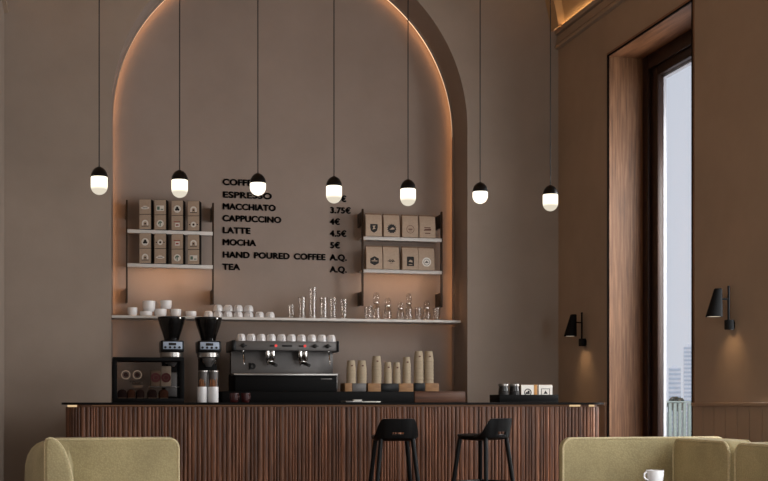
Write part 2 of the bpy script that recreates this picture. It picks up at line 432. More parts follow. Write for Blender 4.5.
for k in range(96):     # glowing diffuser on the ledge's inner edge
    (xa, za), (xb, zb) = arcp(r2-.0205, k), arcp(r2-.0205, k+1)
    b.quad((xa, YS-.014, za), (xa, YS+.004, za), (xb, YS+.004, zb), (xb, YS-.014, zb))
b.build('diffuser', 'ledarch', ls, normals=False)
for x, sg in ((NX0+.001, 1), (NX1-.001, -1)):
    for za, zb in ((1.25, SZ-.04), (SZ+.01, NZ)):
        b = MB(); b.box(min(x, x+sg*.018), max(x, x+sg*.018), YS, YS+.002, za, zb); b.build('jamb_strip', 'ledlow' if zb < SZ else 'ledside', ls)
        b = MB(); b.box(min(x, x+sg*.020), max(x, x+sg*.020), YS-.012, YS-.001, za, zb); b.build('jamb_ledge', 'niche', ls)

# ------------------------------------------------------------------ bar counter
CX0, CX1, CY0, CY1 = -.135, 3.78, 8.82, 9.52
bar = thing('bar_counter', 'long walnut bar counter clad in upright slats with a thin black top', 'bar counter', (0, 0, 0))
def rrect(x0, x1, y0, y1, r, n=10):
    p = [(x0, y1)]
    p += [(x0+r-r*math.cos(a), y0+r-r*math.sin(a)) for a in [pi/2*k/n for k in range(n+1)]]
    p += [(x1-r+r*math.sin(a), y0+r-r*math.cos(a)) for a in [pi/2*k/n for k in range(n+1)]]
    p += [(x1, y1)]; return p
b = MB(); b.prism(rrect(CX0, CX1, CY0, CY1, .14), 1.085, 1.10, 'XY'); b.build('worktop', 'stone', bar)
b = MB(); b.prism(rrect(CX0+.05, CX1-.05, CY0+.045, CY1-.02, .1), 1.066, 1.086, 'XY'); b.build('recess_band', 'copper', bar)
path = rrect(CX0+.026, CX1-.034, CY0+.03, CY1-.02, .12, 24)
# resample
L = [0]
for a, c in zip(path, path[1:]): L.append(L[-1]+math.dist(a, c))
def at_len(s):
    s = min(max(s, 0), L[-1]-1e-6)
    for k in range(len(L)-1):
        if L[k+1] >= s:
            f = (s-L[k])/max(1e-9, L[k+1]-L[k]); a, c = Vector(path[k]), Vector(path[k+1])
            d = (c-a).normalized(); return a+(c-a)*f, Vector((d.y, -d.x))
pitch = .0285; N = int(L[-1]/pitch); pitch = L[-1]/N
b = MB(); prev = None
rs = random.Random(3); edges = [0]
while edges[-1] < L[-1]-.04: edges.append(edges[-1]+rs.choice((.017, .022, .026, .030, .038)))
edges.append(L[-1])
for k in range(len(edges)-1):
    for f, dep in ((.02, 0.0), (.06, .006), (.14, .010), (.3, .0125), (.5, .013), (.7, .0125), (.86, .010), (.94, .006), (.98, 0.0)):
        p, nrm = at_len(edges[k]+f*(edges[k+1]-edges[k])); q = p+nrm*(dep*.75-.010)
        cur = (b.bm.verts.new((q.x, q.y, .06)), b.bm.verts.new((q.x, q.y, 1.068)))
        if prev: b.bm.faces.new((prev[0], cur[0], cur[1], prev[1]))
        prev = cur
b.build('slatted_front', 'slats', bar, normals=False)
b = MB(); b.prism(rrect(CX0+.05, CX1-.05, CY0+.05, CY1-.03, .1), .06, 1.067, 'XY'); b.build('carcass', 'darkframe', bar)
b = MB(); b.prism(rrect(CX0+.09, CX1-.09, CY0+.09, CY1-.06, .08), 0, .06, 'XY'); b.build('plinth', 'blackmatt', bar)
b = MB(); b.box(CX0+.2, CX1-.3, CY0+.040, CY0+.047, 1.076, 1.082); b.build('light_line', 'ledbar', bar)
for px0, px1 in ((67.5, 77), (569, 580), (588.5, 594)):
    x0, x1 = PX(px0, CY0+.05), PX(px1, CY0+.05); b = MB(); b.box(x0, x1, CY0+.040, CY0+.06, 1.070, 1.083, .002); b.build('glint_spot', 'barglint', bar)  # glowing blocks stand in for reflections under the worktop

# back counter in the niche
bc = thing('back_counter', 'black topped service counter set into the arched niche behind the bar', 'counter', (0, 0, 0))
b = MB(); b.box(.24, 3.22, 10.20, 10.99, 1.075, 1.10, .003); b.build('worktop', 'stone', bc)
b = MB(); b.box(.26, 3.20, 10.24, 10.98, .0, 1.075); b.build('cabinet', 'darkframe', bc)
b = MB()
for k in range(5): b.box(.28+k*.585, .28+k*.585+.575, 10.222, 10.24, .1, 1.05, .003)
b.build('door_fronts', 'walnut', bc)
pl = MB(); pl.box(PX(222, 10.3), PX(414, 10.3), 10.30, 10.95, 1.10, 1.19, .004)
PLZ = 1.19
tag(pl.build('raised_plinth', 'blackmatt'), 'low black raised plinth under the coffee machine and cup crates', 'plinth')
x0, x1 = PX(414.6, 10.3), PX(465.5, 10.3)
wb = thing('walnut_box', 'dark walnut box on the back counter under the rightmost cup stacks', 'box', ((x0+x1)/2, 10.5, 1.10))
hw = (x1-x0)/2
b = MB(); b.box(-hw, hw, -.2, .2, 0, .085, .004); b.build('carcass', 'walnutx', wb)
b = MB(); b.box(-hw, hw, -.2, .2, .085, .093, .003); b.build('lid', 'walnutx', wb)

# ------------------------------------------------------------------ long white shelf with cups and glasses
lt = MB(); lt.box(.236, 3.205, SY0, YN-.075, SZ-.022, SZ, .003)
tag(lt.build('long_shelf', 'shelf'), 'long thin white shelf running across the niche above the coffee machine', 'shelf')

def cup_parts(r=.036, h=.05, root=None, mat='white', handle=True, up=True, bottom=.74):
    prof = [(0, 0), (r*bottom*.8, 0), (r*bottom*.92, .003), (r*bottom*1.06, .009), (r*.90, h*.33), (r*.965, h*.62), (r, h), (r*.93, h), (r*.88, h*.7), (r*.78, h*.4), (r*.5, .01), (0, .008)]
    m = None if up else Matrix.Translation((0, 0, h)) @ Matrix.Rotation(pi, 4, 'X')
    b = MB(); b.lathe(prof, 28, mat=m); b.build('bowl', mat, root)
    if handle:
        b = MB(); pts = [(r*.88, 0, h*.80), (r*1.2, 0, h*.84), (r*1.42, 0, h*.66), (r*1.38, 0, h*.42), (r*1.15, 0, h*.28), (r*.84, 0, h*.30)]
        if not up: pts = [(x, y, h-z) for x, y, z in pts]
        b.tube(pts, r*.115, 8); b.build('handle', mat, root)
# wide porcelain bowls
def bowl_proto(r, h, label, loc, group):
    t = thing('porcelain_bowl', label, 'bowl', loc, 0, group)
    b = MB(); b.lathe([(0, 0), (r*.72, 0), (r*.8, .004), (r*.96, h*.25), (r, h*.55), (r, h), (r*.95, h), (r*.94, h*.5), (r*.8, .012), (0, .009)], 32); b.build('wall', 'white', t)
    b = MB(); b.lathe([(r*.66, -.0), (r*.74, 0), (r*.74, .005), (r*.66, .005)], 32); b.build('foot_ring', 'white', t); return t
GB = 'white bowls on the left of the long shelf'
def SX(px, Y=10.84): return PX(px, Y)
bw = [(132.5, 0, .040, .072, 'small straight white bowl at the left end of the long shelf'),
      (146, 0, .051, .040, 'low white bowl carrying a taller bowl, second from left on the shelf'),
      (149, .041, .052, .088, 'tall white bowl stacked on the low bowl at left of the shelf'),
      (160.5, 0, .052, .064, 'wide white bowl carrying another, third from the left end of shelf'),
      (166, .065, .048, .070, 'white bowl on top of the right hand bowl stack, above left grinder'),
      (176, 0, .043, .064, 'white bowl standing above the left coffee grinder hopper'),
      (191, 0, .045, .048, 'low white bowl between the two grinder hoppers on the shelf')]
for px, dz, r, h, lab in bw:
    y = 10.86 if px in (160.5,) else 10.84
    bowl_proto(r, h, lab, (SX(px, y), y if dz == 0 else 10.845, SZ+dz+.0005), GB)
# espresso cups, upside down, on the shelf
GC = 'white espresso cups on the long shelf'
proto = None
spots = [(208.5, 0, 'upturned white espresso cup above the right coffee grinder'),
         (218, 0, 'lower white espresso cup of the leftmost cup pair on the shelf'), (218, 1, 'upper white espresso cup of the leftmost cup pair on the shelf'),
         (228, 0, 'lower white espresso cup of the second cup pair on the shelf'), (228, 1, 'upper white espresso cup of the second cup pair on the shelf'),
         (238.2, 0, 'lower white espresso cup of the third cup pair on the shelf'), (238.2, 1, 'upper white espresso cup of the third cup pair on the shelf'),
         (248.6, 0, 'lower white espresso cup of the rightmost cup pair on the shelf'), (248.6, 1, 'upper white espresso cup of the rightmost cup pair on the shelf'),
         (259.6, 0, 'single white espresso cup right of the stacked cup pairs'), (270, 0, 'rightmost single white espresso cup before the tall glasses')]
for i, (px, lv, lab) in enumerate(spots):
    loc = (SX(px), 10.84, SZ+.0005+lv*.0535)
    if proto is None:
        proto = thing('espresso_cup', lab, 'cup', loc, 0, GC); cup_parts(.041, .053, proto, up=False)
    else: o = copy_tree(proto, None, loc, lab)
    (proto if i == 0 else o).rotation_euler = (0, 0, random.uniform(-1.9, -1.3))
# drinking glasses, middle group
def tumbler(root, r, h, z=0, nm='glass_body', up=True):
    m = Matrix.Translation((0, 0, z)) if up else Matrix.Translation((0, 0, z+h)) @ Matrix.Rotation(pi, 4, 'X')
    b = MB(); b.lathe([(0, 0), (r*.82, 0), (r*.86, h*.06), (r, h), (r*.93, h), (r*.80, h*.08), (0, h*.06)], 24, mat=m); b.build(nm, 'clear', root)
GG = 'clear drinking glasses in the middle of the shelf'
for px, h, r, lab in ((291.3, .118, .027, 'short clear glass at the left end of the middle glass row'), (302, .185, .034, 'tall clear glass second in the middle glass row'),
                      (323.5, .185, .036, 'tall clear glass just right of the tallest glass'), (333, .185, .034, 'tall clear glass second from right in the middle row'),
                      (343.7, .172, .030, 'rightmost slim clear glass of the middle glass row')):
    t = thing('tall_glass', lab, 'glass', (SX(px), 10.84, SZ+.0005), 0, GG); tumbler(t, r, h)
    b = MB(); b.lathe([(r*.8, -.0), (r*.84, 0), (r*.86, h*.05), (r*.8, h*.05)], 24); b.build('foot', 'white', t)
t = thing('tall_glass', 'tallest clear glass standing in the middle of its row', 'glass', (SX(312.8), 10.84, SZ+.0005), 0, GG)
tumbler(t, .034, .27); b = MB(); b.lathe([(.027, 0), (.029, 0), (.03, .01), (.027, .01)], 24); b.build('foot', 'white', t)
# carafes and tumblers, right group
GR = 'clear glass bottles at the right of the shelf'
def carafe(px, htop, r, lab):
    t = thing('glass_carafe', lab, 'carafe', (SX(px), 10.86, SZ+.0005), 0, GR)
    h = htop*.62
    b = MB(); b.lathe([(0, 0), (r*.95, 0), (r, .006), (r, h*.62), (r*.9, h*.74), (r*.62, h*.86), (r*.56, h*.96), (r*.72, h), (r*.66, h), (r*.5, h*.95), (r*.56, h*.86), (r*.84, h*.72), (r*.93, h*.6), (r*.92, .012), (0, .01)], 24); b.build('bottle', 'clear', t)
    b = MB(); hs = htop-h
    b.lathe([(0, h-.01), (r*.48, h-.01), (r*.5, h+.004), (r*.66, h+hs*.2), (r*.78, h+hs*.45), (r*.74, h+hs*.7), (r*.5, h+hs*.92), (0, htop)], 20); b.build('stopper', 'clear', t)
    b = MB(); b.lathe([(r*.58, h-.004), (r*.76, h-.004), (r*.76, h+.004), (r*.58, h+.004)], 20); b.build('collar', 'chrome', t)
for px, ht, r, lab in ((376.8, .245, .036, 'tallest clear carafe left of the pair under the right rack'), (388.2, .20, .037, 'clear carafe second from left, just right of the tallest'),
                       (401, .165, .034, 'shorter stoppered carafe touching the tall central carafe'), (409.3, .240, .033, 'tall stoppered carafe at the middle of the right group'),
                       (427.3, .180, .034, 'stoppered carafe second from the right end of the shelf')):
    carafe(px, ht, r, lab)
for px, r, lab in ((368.3, .034, 'plain clear tumbler at the left end of the carafe group'), (418.2, .033, 'plain clear tumbler between the two right stoppered carafes'), (436.7, .034, 'plain clear tumbler at the right end of the shelf')):
    t = thing('glass_tumbler', lab, 'glass', (SX(px), 10.84, SZ+.0005), 0, 'plain tumblers among the carafes'); tumbler(t, r, .115)
    b = MB(); b.lathe([(r*.8, 0), (r*.84, 0), (r*.86, .008), (r*.8, .008)], 24); b.build('foot', 'white', t)

# ------------------------------------------------------------------ wall racks
def rack(label, pxl, pxr, ytop, ybot, yb1, yb2, rail):
    Y = 10.875
    xl, zt = P(pxl, ytop, Y); xr, _ = P(pxr, ytop, Y); zb = P(pxl, ybot, Y)[1]
    t = thing('wall_rack', label, 'rack', ((xl+xr)/2, YN, zb)); hw = (xr-xl)/2; h = zt-zb
    for s in (-1, 1):
        b = MB(); b.box(s*hw-.007, s*hw+.007, -.20, -.165, 0, h, .002); b.build('upright', 'bronze', t)
        for z in (.01, h-.14):
            b = MB(); b.box(s*hw-.006, s*hw+.006, -.17, -.0005, z, z+.12, .002); b.build('wall_bracket', 'bronze', t)
    zs = []
    for y in (yb1, yb2):
        z = P((pxl+pxr)/2, y, 10.79)[1]-zb; zs.append(z+zb)
        b = MB(); b.box(-hw+.004, hw-.004, -.21, -.012, z-.014, z, .002); b.box(-hw+.004, hw-.004, -.21, -.198, z-.030, z-.012, .002); b.build('shelf_board', 'shelf', t)
    b = MB(); b.box(-hw+.05, hw-.05, -.194, -.182, zs[1]-zb-.024, zs[1]-zb-.0145); b.build('light_strip', 'led', t)
    return zs
z1, z2 = rack('bronze framed wall rack left of the menu, holding small black boxes', 126.8, 213, 200, 303, 229.5, 263.4, 0)
z3, z4 = rack('bronze framed wall rack right of the menu, holding kraft coffee bags', 362.6, 441.5, 209, 306, 236.5, 269.2, 0)

def disc(b, r, y, cx=0, cz=0, n=24, sz=1.0):
    b.prism([(cx+r*math.cos(2*pi*k/n), cz+sz*r*math.sin(2*pi*k/n)) for k in range(n)], y-.0008, y)
def ringm(b, r0, r1, y, cx=0, cz=0, n=28, a0=0, a1=2*pi):
    ks = [a0+(a1-a0)*k/n for k in range(n+1)]
    for a, c in zip(ks, ks[1:]):
        b.prism([(cx+r0*math.cos(a), cz+r0*math.sin(a)), (cx+r1*math.cos(a), cz+r1*math.sin(a)), (cx+r1*math.cos(c), cz+r1*math.sin(c)), (cx+r0*math.cos(c), cz+r0*math.sin(c))], y-.0008, y)
def rectm(b, x0, x1, z0, z1, y): b.box(x0, x1, y-.0008, y, z0, z1)

EMB = {'oval': 'a flat white oval', 'card': 'a pale rectangular label', 'leaf': 'a white disc with black trefoil', 'arch': 'a white arch', 'swirl': 'a white disc with green swirl', 'square': 'a red lined white square', 'wings': 'a white ring with side wings'}
def small_box(kind, loc, label):
    t = thing('coffee_box', label, 'box', loc, math.radians(-17), 'small boxes on the left wall rack')
    W, D, Hh = .098, .088, .125
    b = MB(); b.box(-W/2, W/2, -D/2, D/2, 0, Hh, .0015, 1, smooth=False); b.build('carton', 'blackmatt', t)
    b = MB(); b.box(-W/2+.001, W/2-.001, -D/2-.0012, -D/2, .002, Hh-.002); b.build('kraft_face', 'kraft', t)
    y = -D/2-.0014; z = Hh*.42
    e = MB(); d = MB(); col = 'ink'
    if kind == 'oval':
        disc(e, .036, y, 0, z, sz=.30); rectm(d, -.02, .02, z-.002, z+.003, y-.001); rectm(e, -.014, .014, z+.013, z+.017, y)
    elif kind == 'card':
        rectm(e, -.032, .032, z-.02, z+.024, y); rectm(d, -.026, -.004, z-.012, z+.016, y-.001); rectm(d, .004, .026, z-.012, z-.004, y-.001); col = 'inkgreen'
    elif kind == 'leaf':
        disc(e, .031, y, 0, z)
        for a in (90, 210, 330): disc(d, .010, y-.001, .010*math.cos(math.radians(a)), z+.010*math.sin(math.radians(a)), 12)
    elif kind == 'arch':
        ringm(e, .014, .027, y, 0, z, 18, 0, pi); rectm(e, -.027, -.014, z-.02, z, y); rectm(e, .014, .027, z-.02, z, y); rectm(d, -.03, .03, z-.028, z-.023, y); disc(d, .007, y, 0, z-.005, 12)
    elif kind == 'swirl':
        disc(e, .030, y, 0, z); ringm(d, .008, .018, y-.001, 0, z, 16, .3, 3.6); rectm(d, -.004, .004, z-.024, z+.02, y-.001); col = 'inkgreen'
    elif kind == 'square':
        rectm(e, -.018, .02, z-.024, z+.010, y); rectm(d, -.03, .024, z+.016, z+.022, y); rectm(d, -.012, .012, z-.014, z-.002, y-.001); col = 'inkred'
    else:
        ringm(e, .011, .023, y, 0, z); rectm(d, -.038, -.026, z-.004, z+.004, y); rectm(d, .026, .038, z-.004, z+.004, y); disc(d, .008, y, 0, z, 12)
    eo = e.build('emblem', 'emblem', t); d.build('emblem_mark', col, eo)
rows = [(z1+.1255, ['oval', 'card', 'leaf', 'arch'], 'upper row of the top shelf'), (z1, ['arch', 'swirl', 'square', 'wings'], 'lower row of the top shelf'),
        (z2+.1255, ['leaf', 'wings', 'square', 'arch'], 'upper row of the bottom shelf'), (z2, ['arch', 'oval', 'swirl', 'card'], 'lower row of the bottom shelf')]
for zz, kinds, where in rows:
    for px, k in zip((146.6, 161.6, 178.6, 194.8), kinds):
        small_box(k, (PX(px, 10.86), 10.875, zz+.0004), 'kraft fronted box with %s, %s' % (EMB[k], where))

def poly(b, pts, y): b.prism(pts, y-.0008, y)
def coffee_bag(kind, loc, w, h, label):
    t = thing('coffee_bag', label, 'bag', loc, 0, 'kraft bags on the right wall rack')
    D = .085
    b = MB(); hw = w/2
    sec = [(0, hw, D/2), (.01, hw, D/2), (h*.55, hw*.99, D*.46), (h*.86, hw*.985, D*.30), (h*.93, hw*.98, D*.12), (h, hw*.975, D*.09)]
    rings = []
    for z, x, d in sec:
        rings.append([b.bm.verts.new(p) for p in ((-x, -d, z), (x, -d, z), (x*.97, 0, z), (x, d, z), (-x, d, z), (-x*.97, 0, z))])
    for A, B in zip(rings, rings[1:]):
        for k in range(6): b.bm.faces.new((A[k], A[(k+1) % 6], B[(k+1) % 6], B[k]))
    b.bm.faces.new(rings[0][::-1]); b.bm.faces.new(rings[-1]); b.build('paper_bag', 'kraft', t)
    b = MB(); b.box(-hw*.99, hw*.99, -D*.15, D*.12, h*.945, h*1.0, .002); b.build('folded_top', 'kraftdk', t)
    y = -D/2+.0015; z = h*.34; e = MB(); d = MB(); col = 'ink'; c2 = 'kraft'
    if kind == 'shield':
        poly(e, [(-.032, z+.036), (.032, z+.036), (.034, z+.01), (.028, z-.02), (0, z-.042), (-.028, z-.02), (-.034, z+.01)], y)
        poly(d, [(-.012, z+.02), (.014, z+.024), (.004, z+.002), (.018, z-.004), (-.014, z-.012), (-.004, z+.004)], y-.001)
    elif kind == 'burst':
        poly(e, [((.044 if k % 2 else .034)*math.cos(2*pi*k/28), z+(.044 if k % 2 else .034)*math.sin(2*pi*k/28)) for k in range(28)], y)
        poly(d, [(-.024, z-.006), (-.006, z+.002), (.002, z+.012), (.02, z+.008), (.024, z-.004), (0, z-.008)], y-.001)
    elif kind == 'ring':
        ringm(e, .031, .035, y, 0, z); rectm(d, -.018, .018, z-.004, z+.006, y); rectm(d, -.012, .012, z-.016, z-.012, y); col = c2 = 'inkbrown'
    elif kind == 'script':
        rectm(e, -.03, .026, z+.014, z+.022, y); poly(e, [(-.036, z-.008), (-.026, z+.006), (.034, z+.010), (.03, z-.006)], y); rectm(d, -.024, .024, z-.034, z-.026, y); col = c2 = 'inkbrown'
    elif kind == 'hex':
        poly(e, [(.044*math.sin(pi/3*k), z+.040*math.cos(pi/3*k)) for k in range(6)], y); rectm(d, -.026, .026, z-.004, z+.002, y-.001); poly(d, [(-.008, z+.006), (0, z+.022), (.008, z+.006)], y-.001)
    elif kind == 'line':
        rectm(e, -.034, .034, z-.002, z+.004, y); ringm(e, .006, .011, y, -.012, z+.004, 12); ringm(e, .006, .011, y, .012, z+.004, 12); rectm(d, -.010, .010, z-.018, z-.014, y); c2 = 'ink'
    elif kind == 'plate':
        poly(e, [(-.028, z+.044), (.028, z+.044), (.032, z+.038), (.032, z-.038), (.028, z-.044), (-.028, z-.044), (-.032, z-.038), (-.032, z+.038)], y)
        poly(d, [(-.018, z), (-.004, z+.018), (.016, z+.010), (.018, z-.006)], y-.001); rectm(d, -.016, .016, z-.028, z-.022, y-.001)
    else:
        disc(e, .040, y, 0, z); ringm(d, .024, .028, y-.001, 0, z); poly(d, [(-.02, z-.008), (0, z+.014), (.02, z-.008)], y-.001); col = 'emblem'; c2 = 'steeldark'
    eo = e.build('emblem', col, t); d.build('emblem_mark', c2, eo)
BG = {'shield': 'a black shield', 'burst': 'a black starburst', 'ring': 'a brown ring', 'script': 'brown script', 'hex': 'a black hexagon', 'line': 'a thin black line', 'plate': 'a black rectangle', 'badge': 'a pale badge'}
for zz, kinds, pxs, where in ((z3, ['shield', 'burst', 'ring', 'script'], (373.4, 391.3, 409.8, 427.0), 'top shelf'), (z4, ['hex', 'line', 'plate', 'badge'], (374.0, 390.8, 409.9, 426.0), 'bottom shelf')):
    for px, k in zip(pxs, kinds):
        coffee_bag(k, (PX(px, 10.84), 10.86, zz+.0004), .143, .20 if where == 'top shelf' else .205, 'kraft bag with %s, on the %s of the right rack' % (BG[k], where))

# ------------------------------------------------------------------ menu lettering on the niche wall
menu = [('COFFEE', None, 184.8), ('ESPRESSO', '3.5€', 197.4), ('MACCHIATO', '3.75€', 209.2), ('CAPPUCCINO', '4€', 221), ('LATTE', '4.5€', 233), ('MOCHA', '5€', 245), ('HAND POURED COFFEE', 'A.Q.', 257.4), ('TEA', 'A.Q.', 269.6)]
mx0 = PX(222.5, YN); mx1 = PX(330, YN)
WF = {'COFFEE': 1.10, 'ESPRESSO': 1.27, 'MACCHIATO': 1.0, 'CAPPUCCINO': 1.03, 'LATTE': 1.08, 'MOCHA': 1.0, 'HAND POURED COFFEE': 1.04, 'TEA': 1.08}
for nme, pr, y in menu:
    z = P(222.5, y, YN)[1]
    lab = 'black wall lettering reading %s' % nme.lower() + (' with its price %s' % pr if pr else ' at the top of the menu')
    t = thing('menu_line', lab, 'lettering', (mx0, YN, z), 0, 'black menu lettering on the niche wall')
    text_part(nme, .072, 'ink', t, 'dish_name', (0, -.004, 0), 1.04*WF[nme], .0042, .003)
    if pr: text_part(pr, .072, 'ink', t, 'price', (mx1-mx0, -.004, -.0), 1.04, .0042, .003)

# ------------------------------------------------------------------ coffee grinders
def grinder():
    t = thing('coffee_grinder', 'left black coffee grinder with funnel hopper, behind the pastry case', 'coffee grinder', (PX(171.6, 10.5), 10.5, 1.10), 0, 'coffee grinders beside the machine')
    b = MB(); b.box(-.085, .085, -.12, .14, 0, .03, .006); b.build('foot_plate', 'blackmatt', t)
    b = MB(); b.box(-.072, .072, .0, .13, .03, .40, .012); b.build('column', 'blackmatt', t)
    b = MB(); b.box(-.094, .094, -.10, .13, .415, .515, .014); b.build('head', 'black', t)
    b = MB(); b.box(-.074, .078, -.104, -.099, .442, .503, .003); p = b.build('display_panel', 'display', t)
    b = MB(); b.box(-.03, .03, -.107, -.103, .472, .494, .002); b.build('screen', 'ink', p)
    for k in range(4):
        b = MB(); b.lathe([(0, 0), (.010, 0), (.010, .004), (0, .004)], 14, mat=Matrix.Translation((-.056+k*.037, -.104, .456)) @ Matrix.Rotation(pi/2, 4, 'X')); b.build('button', 'ink', p)
    b = MB(); b.lathe([(0, .372), (.08, .372), (.092, .380), (.092, .415), (0, .415)], 32, (0, 0, 0), sy=1.05); b.build('collar', 'steel', t)
    b = MB(); b.lathe([(0, .30), (.022, .30), (.05, .345), (.055, .374), (0, .374)], 24, (0, -.03, 0)); b.build('spout', 'steeldark', t)
    b = MB(); b.tube([(-.045, -.02, .36), (-.05, -.09, .34), (-.045, -.12, .315)], .007); b.tube([(.045, -.02, .36), (.05, -.09, .34), (.045, -.12, .315)], .007); b.build('fork', 'chrome', t)
    b = MB(); b.lathe([(0, .515), (.058, .515), (.061, .530), (.066, .55), (.100, .655), (.107, .69), (.109, .70), (.102, .70), (.0, .70)], 36); b.build('hopper', 'smoke', t)
    b = MB(); b.lathe([(0, .70), (.111, .70), (.111, .712), (.09, .716), (0, .716)], 36); p = b.build('hopper_lid', 'black', t)
    b = MB(); b.box(.05, .066, -.114, -.10, .690, .716, .002); b.build('clip', 'chrome', p)
    b = MB(); b.box(-.05, .05, -.012, .0, .05, .25, .004); b.build('steel_panel', 'steeldark', t)
    for ch in list(t.children)+[c2 for c1 in t.children for c2 in c1.children]:
        ch.data.transform(Matrix.Diagonal((1, 1, .968, 1)))
    return t
g = grinder()
copy_tree(g, None, (PX(208.3, 10.5), 10.5, 1.10), 'right black coffee grinder with funnel hopper, between pastry case and machine')

# ------------------------------------------------------------------ espresso machine
mxa, mxb = PX(232, 10.42), PX(338.5, 10.42); mxc = (mxa+mxb)/2; mh = (mxb-mxa)/2
em = thing('espresso_machine', 'wide two group espresso machine in steel and black on the back counter', 'coffee machine', (mxc, 10.36, PLZ))
b = MB(); b.box(-mh+.02, mh-.02, .02, .5, 0, .145, .006); b.build('base_housing', 'blackmatt', em)
b = MB(); b.box(-mh+.005, mh-.02, .0, .20, .128, .147, .003); b.build('drip_tray', 'steel', em)
b = MB(); b.box(-mh+.008, mh-.02, .20, .25, .145, .34, .004); b.build('backsplash', 'steeldark', em)
b = MB(); b.box(-mh+.03, mh-.03, .25, .5, .145, .34, .004); b.build('rear_housing', 'black', em)
b = MB(); b.box(-mh+.03, mh-.012, .06, .5, .334, .412, .008); fr = b.build('control_panel', 'steeldark', em)
b = MB(); b.box(-mh-.002, -mh+.032, .05, .5, .326, .418, .010); b.build('end_cap', 'black', em)
b = MB(); b.box(mh-.014, mh+.006, .05, .5, .326, .418, .008); b.build('end_cap', 'black', em)
def emx(px): return PX(px, 10.42)-mxc
def emz(y): return P(285, y, 10.42)[1]-PLZ
for px in (243.2, 314.8, 327.6):
    x = emx(px); z = emz(345.8)
    b = MB(); b.lathe([(0, 0), (.018, 0), (.016, .022), (.010, .026), (0, .026)], 18, mat=Matrix.Translation((x, .061, z)) @ Matrix.Rotation(pi/2, 4, 'X')); b.box(x-.028, x+.028, .036, .05, z-.006, z+.004, .003); b.build('steam_knob', 'ink', fr)
for px in (276, 305):
    x = emx(px); z = emz(345.8)
    b = MB(); b.box(x-.052, x-.012, .054, .061, z-.008, z+.006, .002); b.build('button_row', 'ink', fr)
    b = MB(); b.lathe([(0, 0), (.012, 0), (.009, .006), (0, .007)], 16, mat=Matrix.Translation((x, .061, z)) @ Matrix.Rotation(pi/2, 4, 'X')); b.build('indicator', 'redled', fr)
b = MB(); b.box(emx(282), emx(292), .055, .061, emz(346.8), emz(345), .001); b.build('name_plate', 'ink', fr)
for px in (270.8, 303.6):
    x = emx(px)
    b = MB()
    for s in (-1, 1): b.lathe([(0, .335), (.019, .335), (.0195, .33), (.0195, .256), (.016, .25), (0, .25)], 24, (x+s*.0215, .10, 0))
    b.box(x-.03, x+.03, .11, .2, .27, .33, .004); gr = b.build('group_head', 'chrome', em)
    b = MB(); b.lathe([(0, .222), (.028, .226), (.032, .244), (.032, .249), (0, .249)], 24, (x, .11, 0)); pf = b.build('portafilter', 'chrome', gr)
    b = MB(); b.cyl((x, .09, .238), (x+.03, -.03, .212), .011, .014, 14); b.build('handle', 'ink', pf)
    b = MB(); b.tube([(x, .12, .24), (x-.016, .12, .224), (x-.018, .12, .208)], .006); b.tube([(x, .12, .24), (x+.016, .12, .224), (x+.018, .12, .208)], .006); b.build('spout', 'steeldark', pf)
for px in (244.2, 330.4):
    x = emx(px)
    b = MB(); b.tube([(x, .13, .335), (x, .115, .30), (x+.002, .105, .25), (x+.003, .10, .222)], .0065); b.lathe([(0, 0), (.010, .0), (.010, .02), (0, .022)], 12, (x, .13, .315)); b.build('steam_wand', 'chrome', em)
b = MB(); x = emx(254.3); z = emz(366)
b.lathe([(.014, 0), (.026, 0), (.026, .03), (.014, .03)], 20, mat=Matrix.Translation((x, .20, z)) @ Matrix.Rotation(pi/2, 4, 'X')); b.box(x-.026, x-.012, .17, .2, z-.026, z+.026, .003); b.build('spare_handle', 'ink', em)
b = MB(); x = emx(338); b.cyl((x, .12, .02), (x, .12, .13), .012, .012, 14); b.lathe([(0, .13), (.018, .13), (.018, .147), (0, .15)], 16, (x, .12, 0)); b.build('water_tap', 'steel', em)
b = MB(); b.box(emx(320), emx(331), .017, .021, .098, .108, .001); b.build('badge', 'steeldark', em)
# cups on the machine
proto = None
for i, px in enumerate((241, 251, 261.2, 271.3, 281.4, 291.4, 301.4, 311.7, 321.8, 331)):
    lab = 'upturned white cup on the coffee machine, %s from its left end' % ORD[i]
    loc = (PX(px, 10.52), 10.52, PLZ+.4125)
    if proto is None:
        proto = thing('coffee_cup', lab, 'cup', loc, -1.57, 'white cups along the top of the coffee machine'); cup_parts(.0396, .060, proto, up=False)
    else: copy_tree(proto, None, loc, lab, rz=random.uniform(-1.75, -1.4))

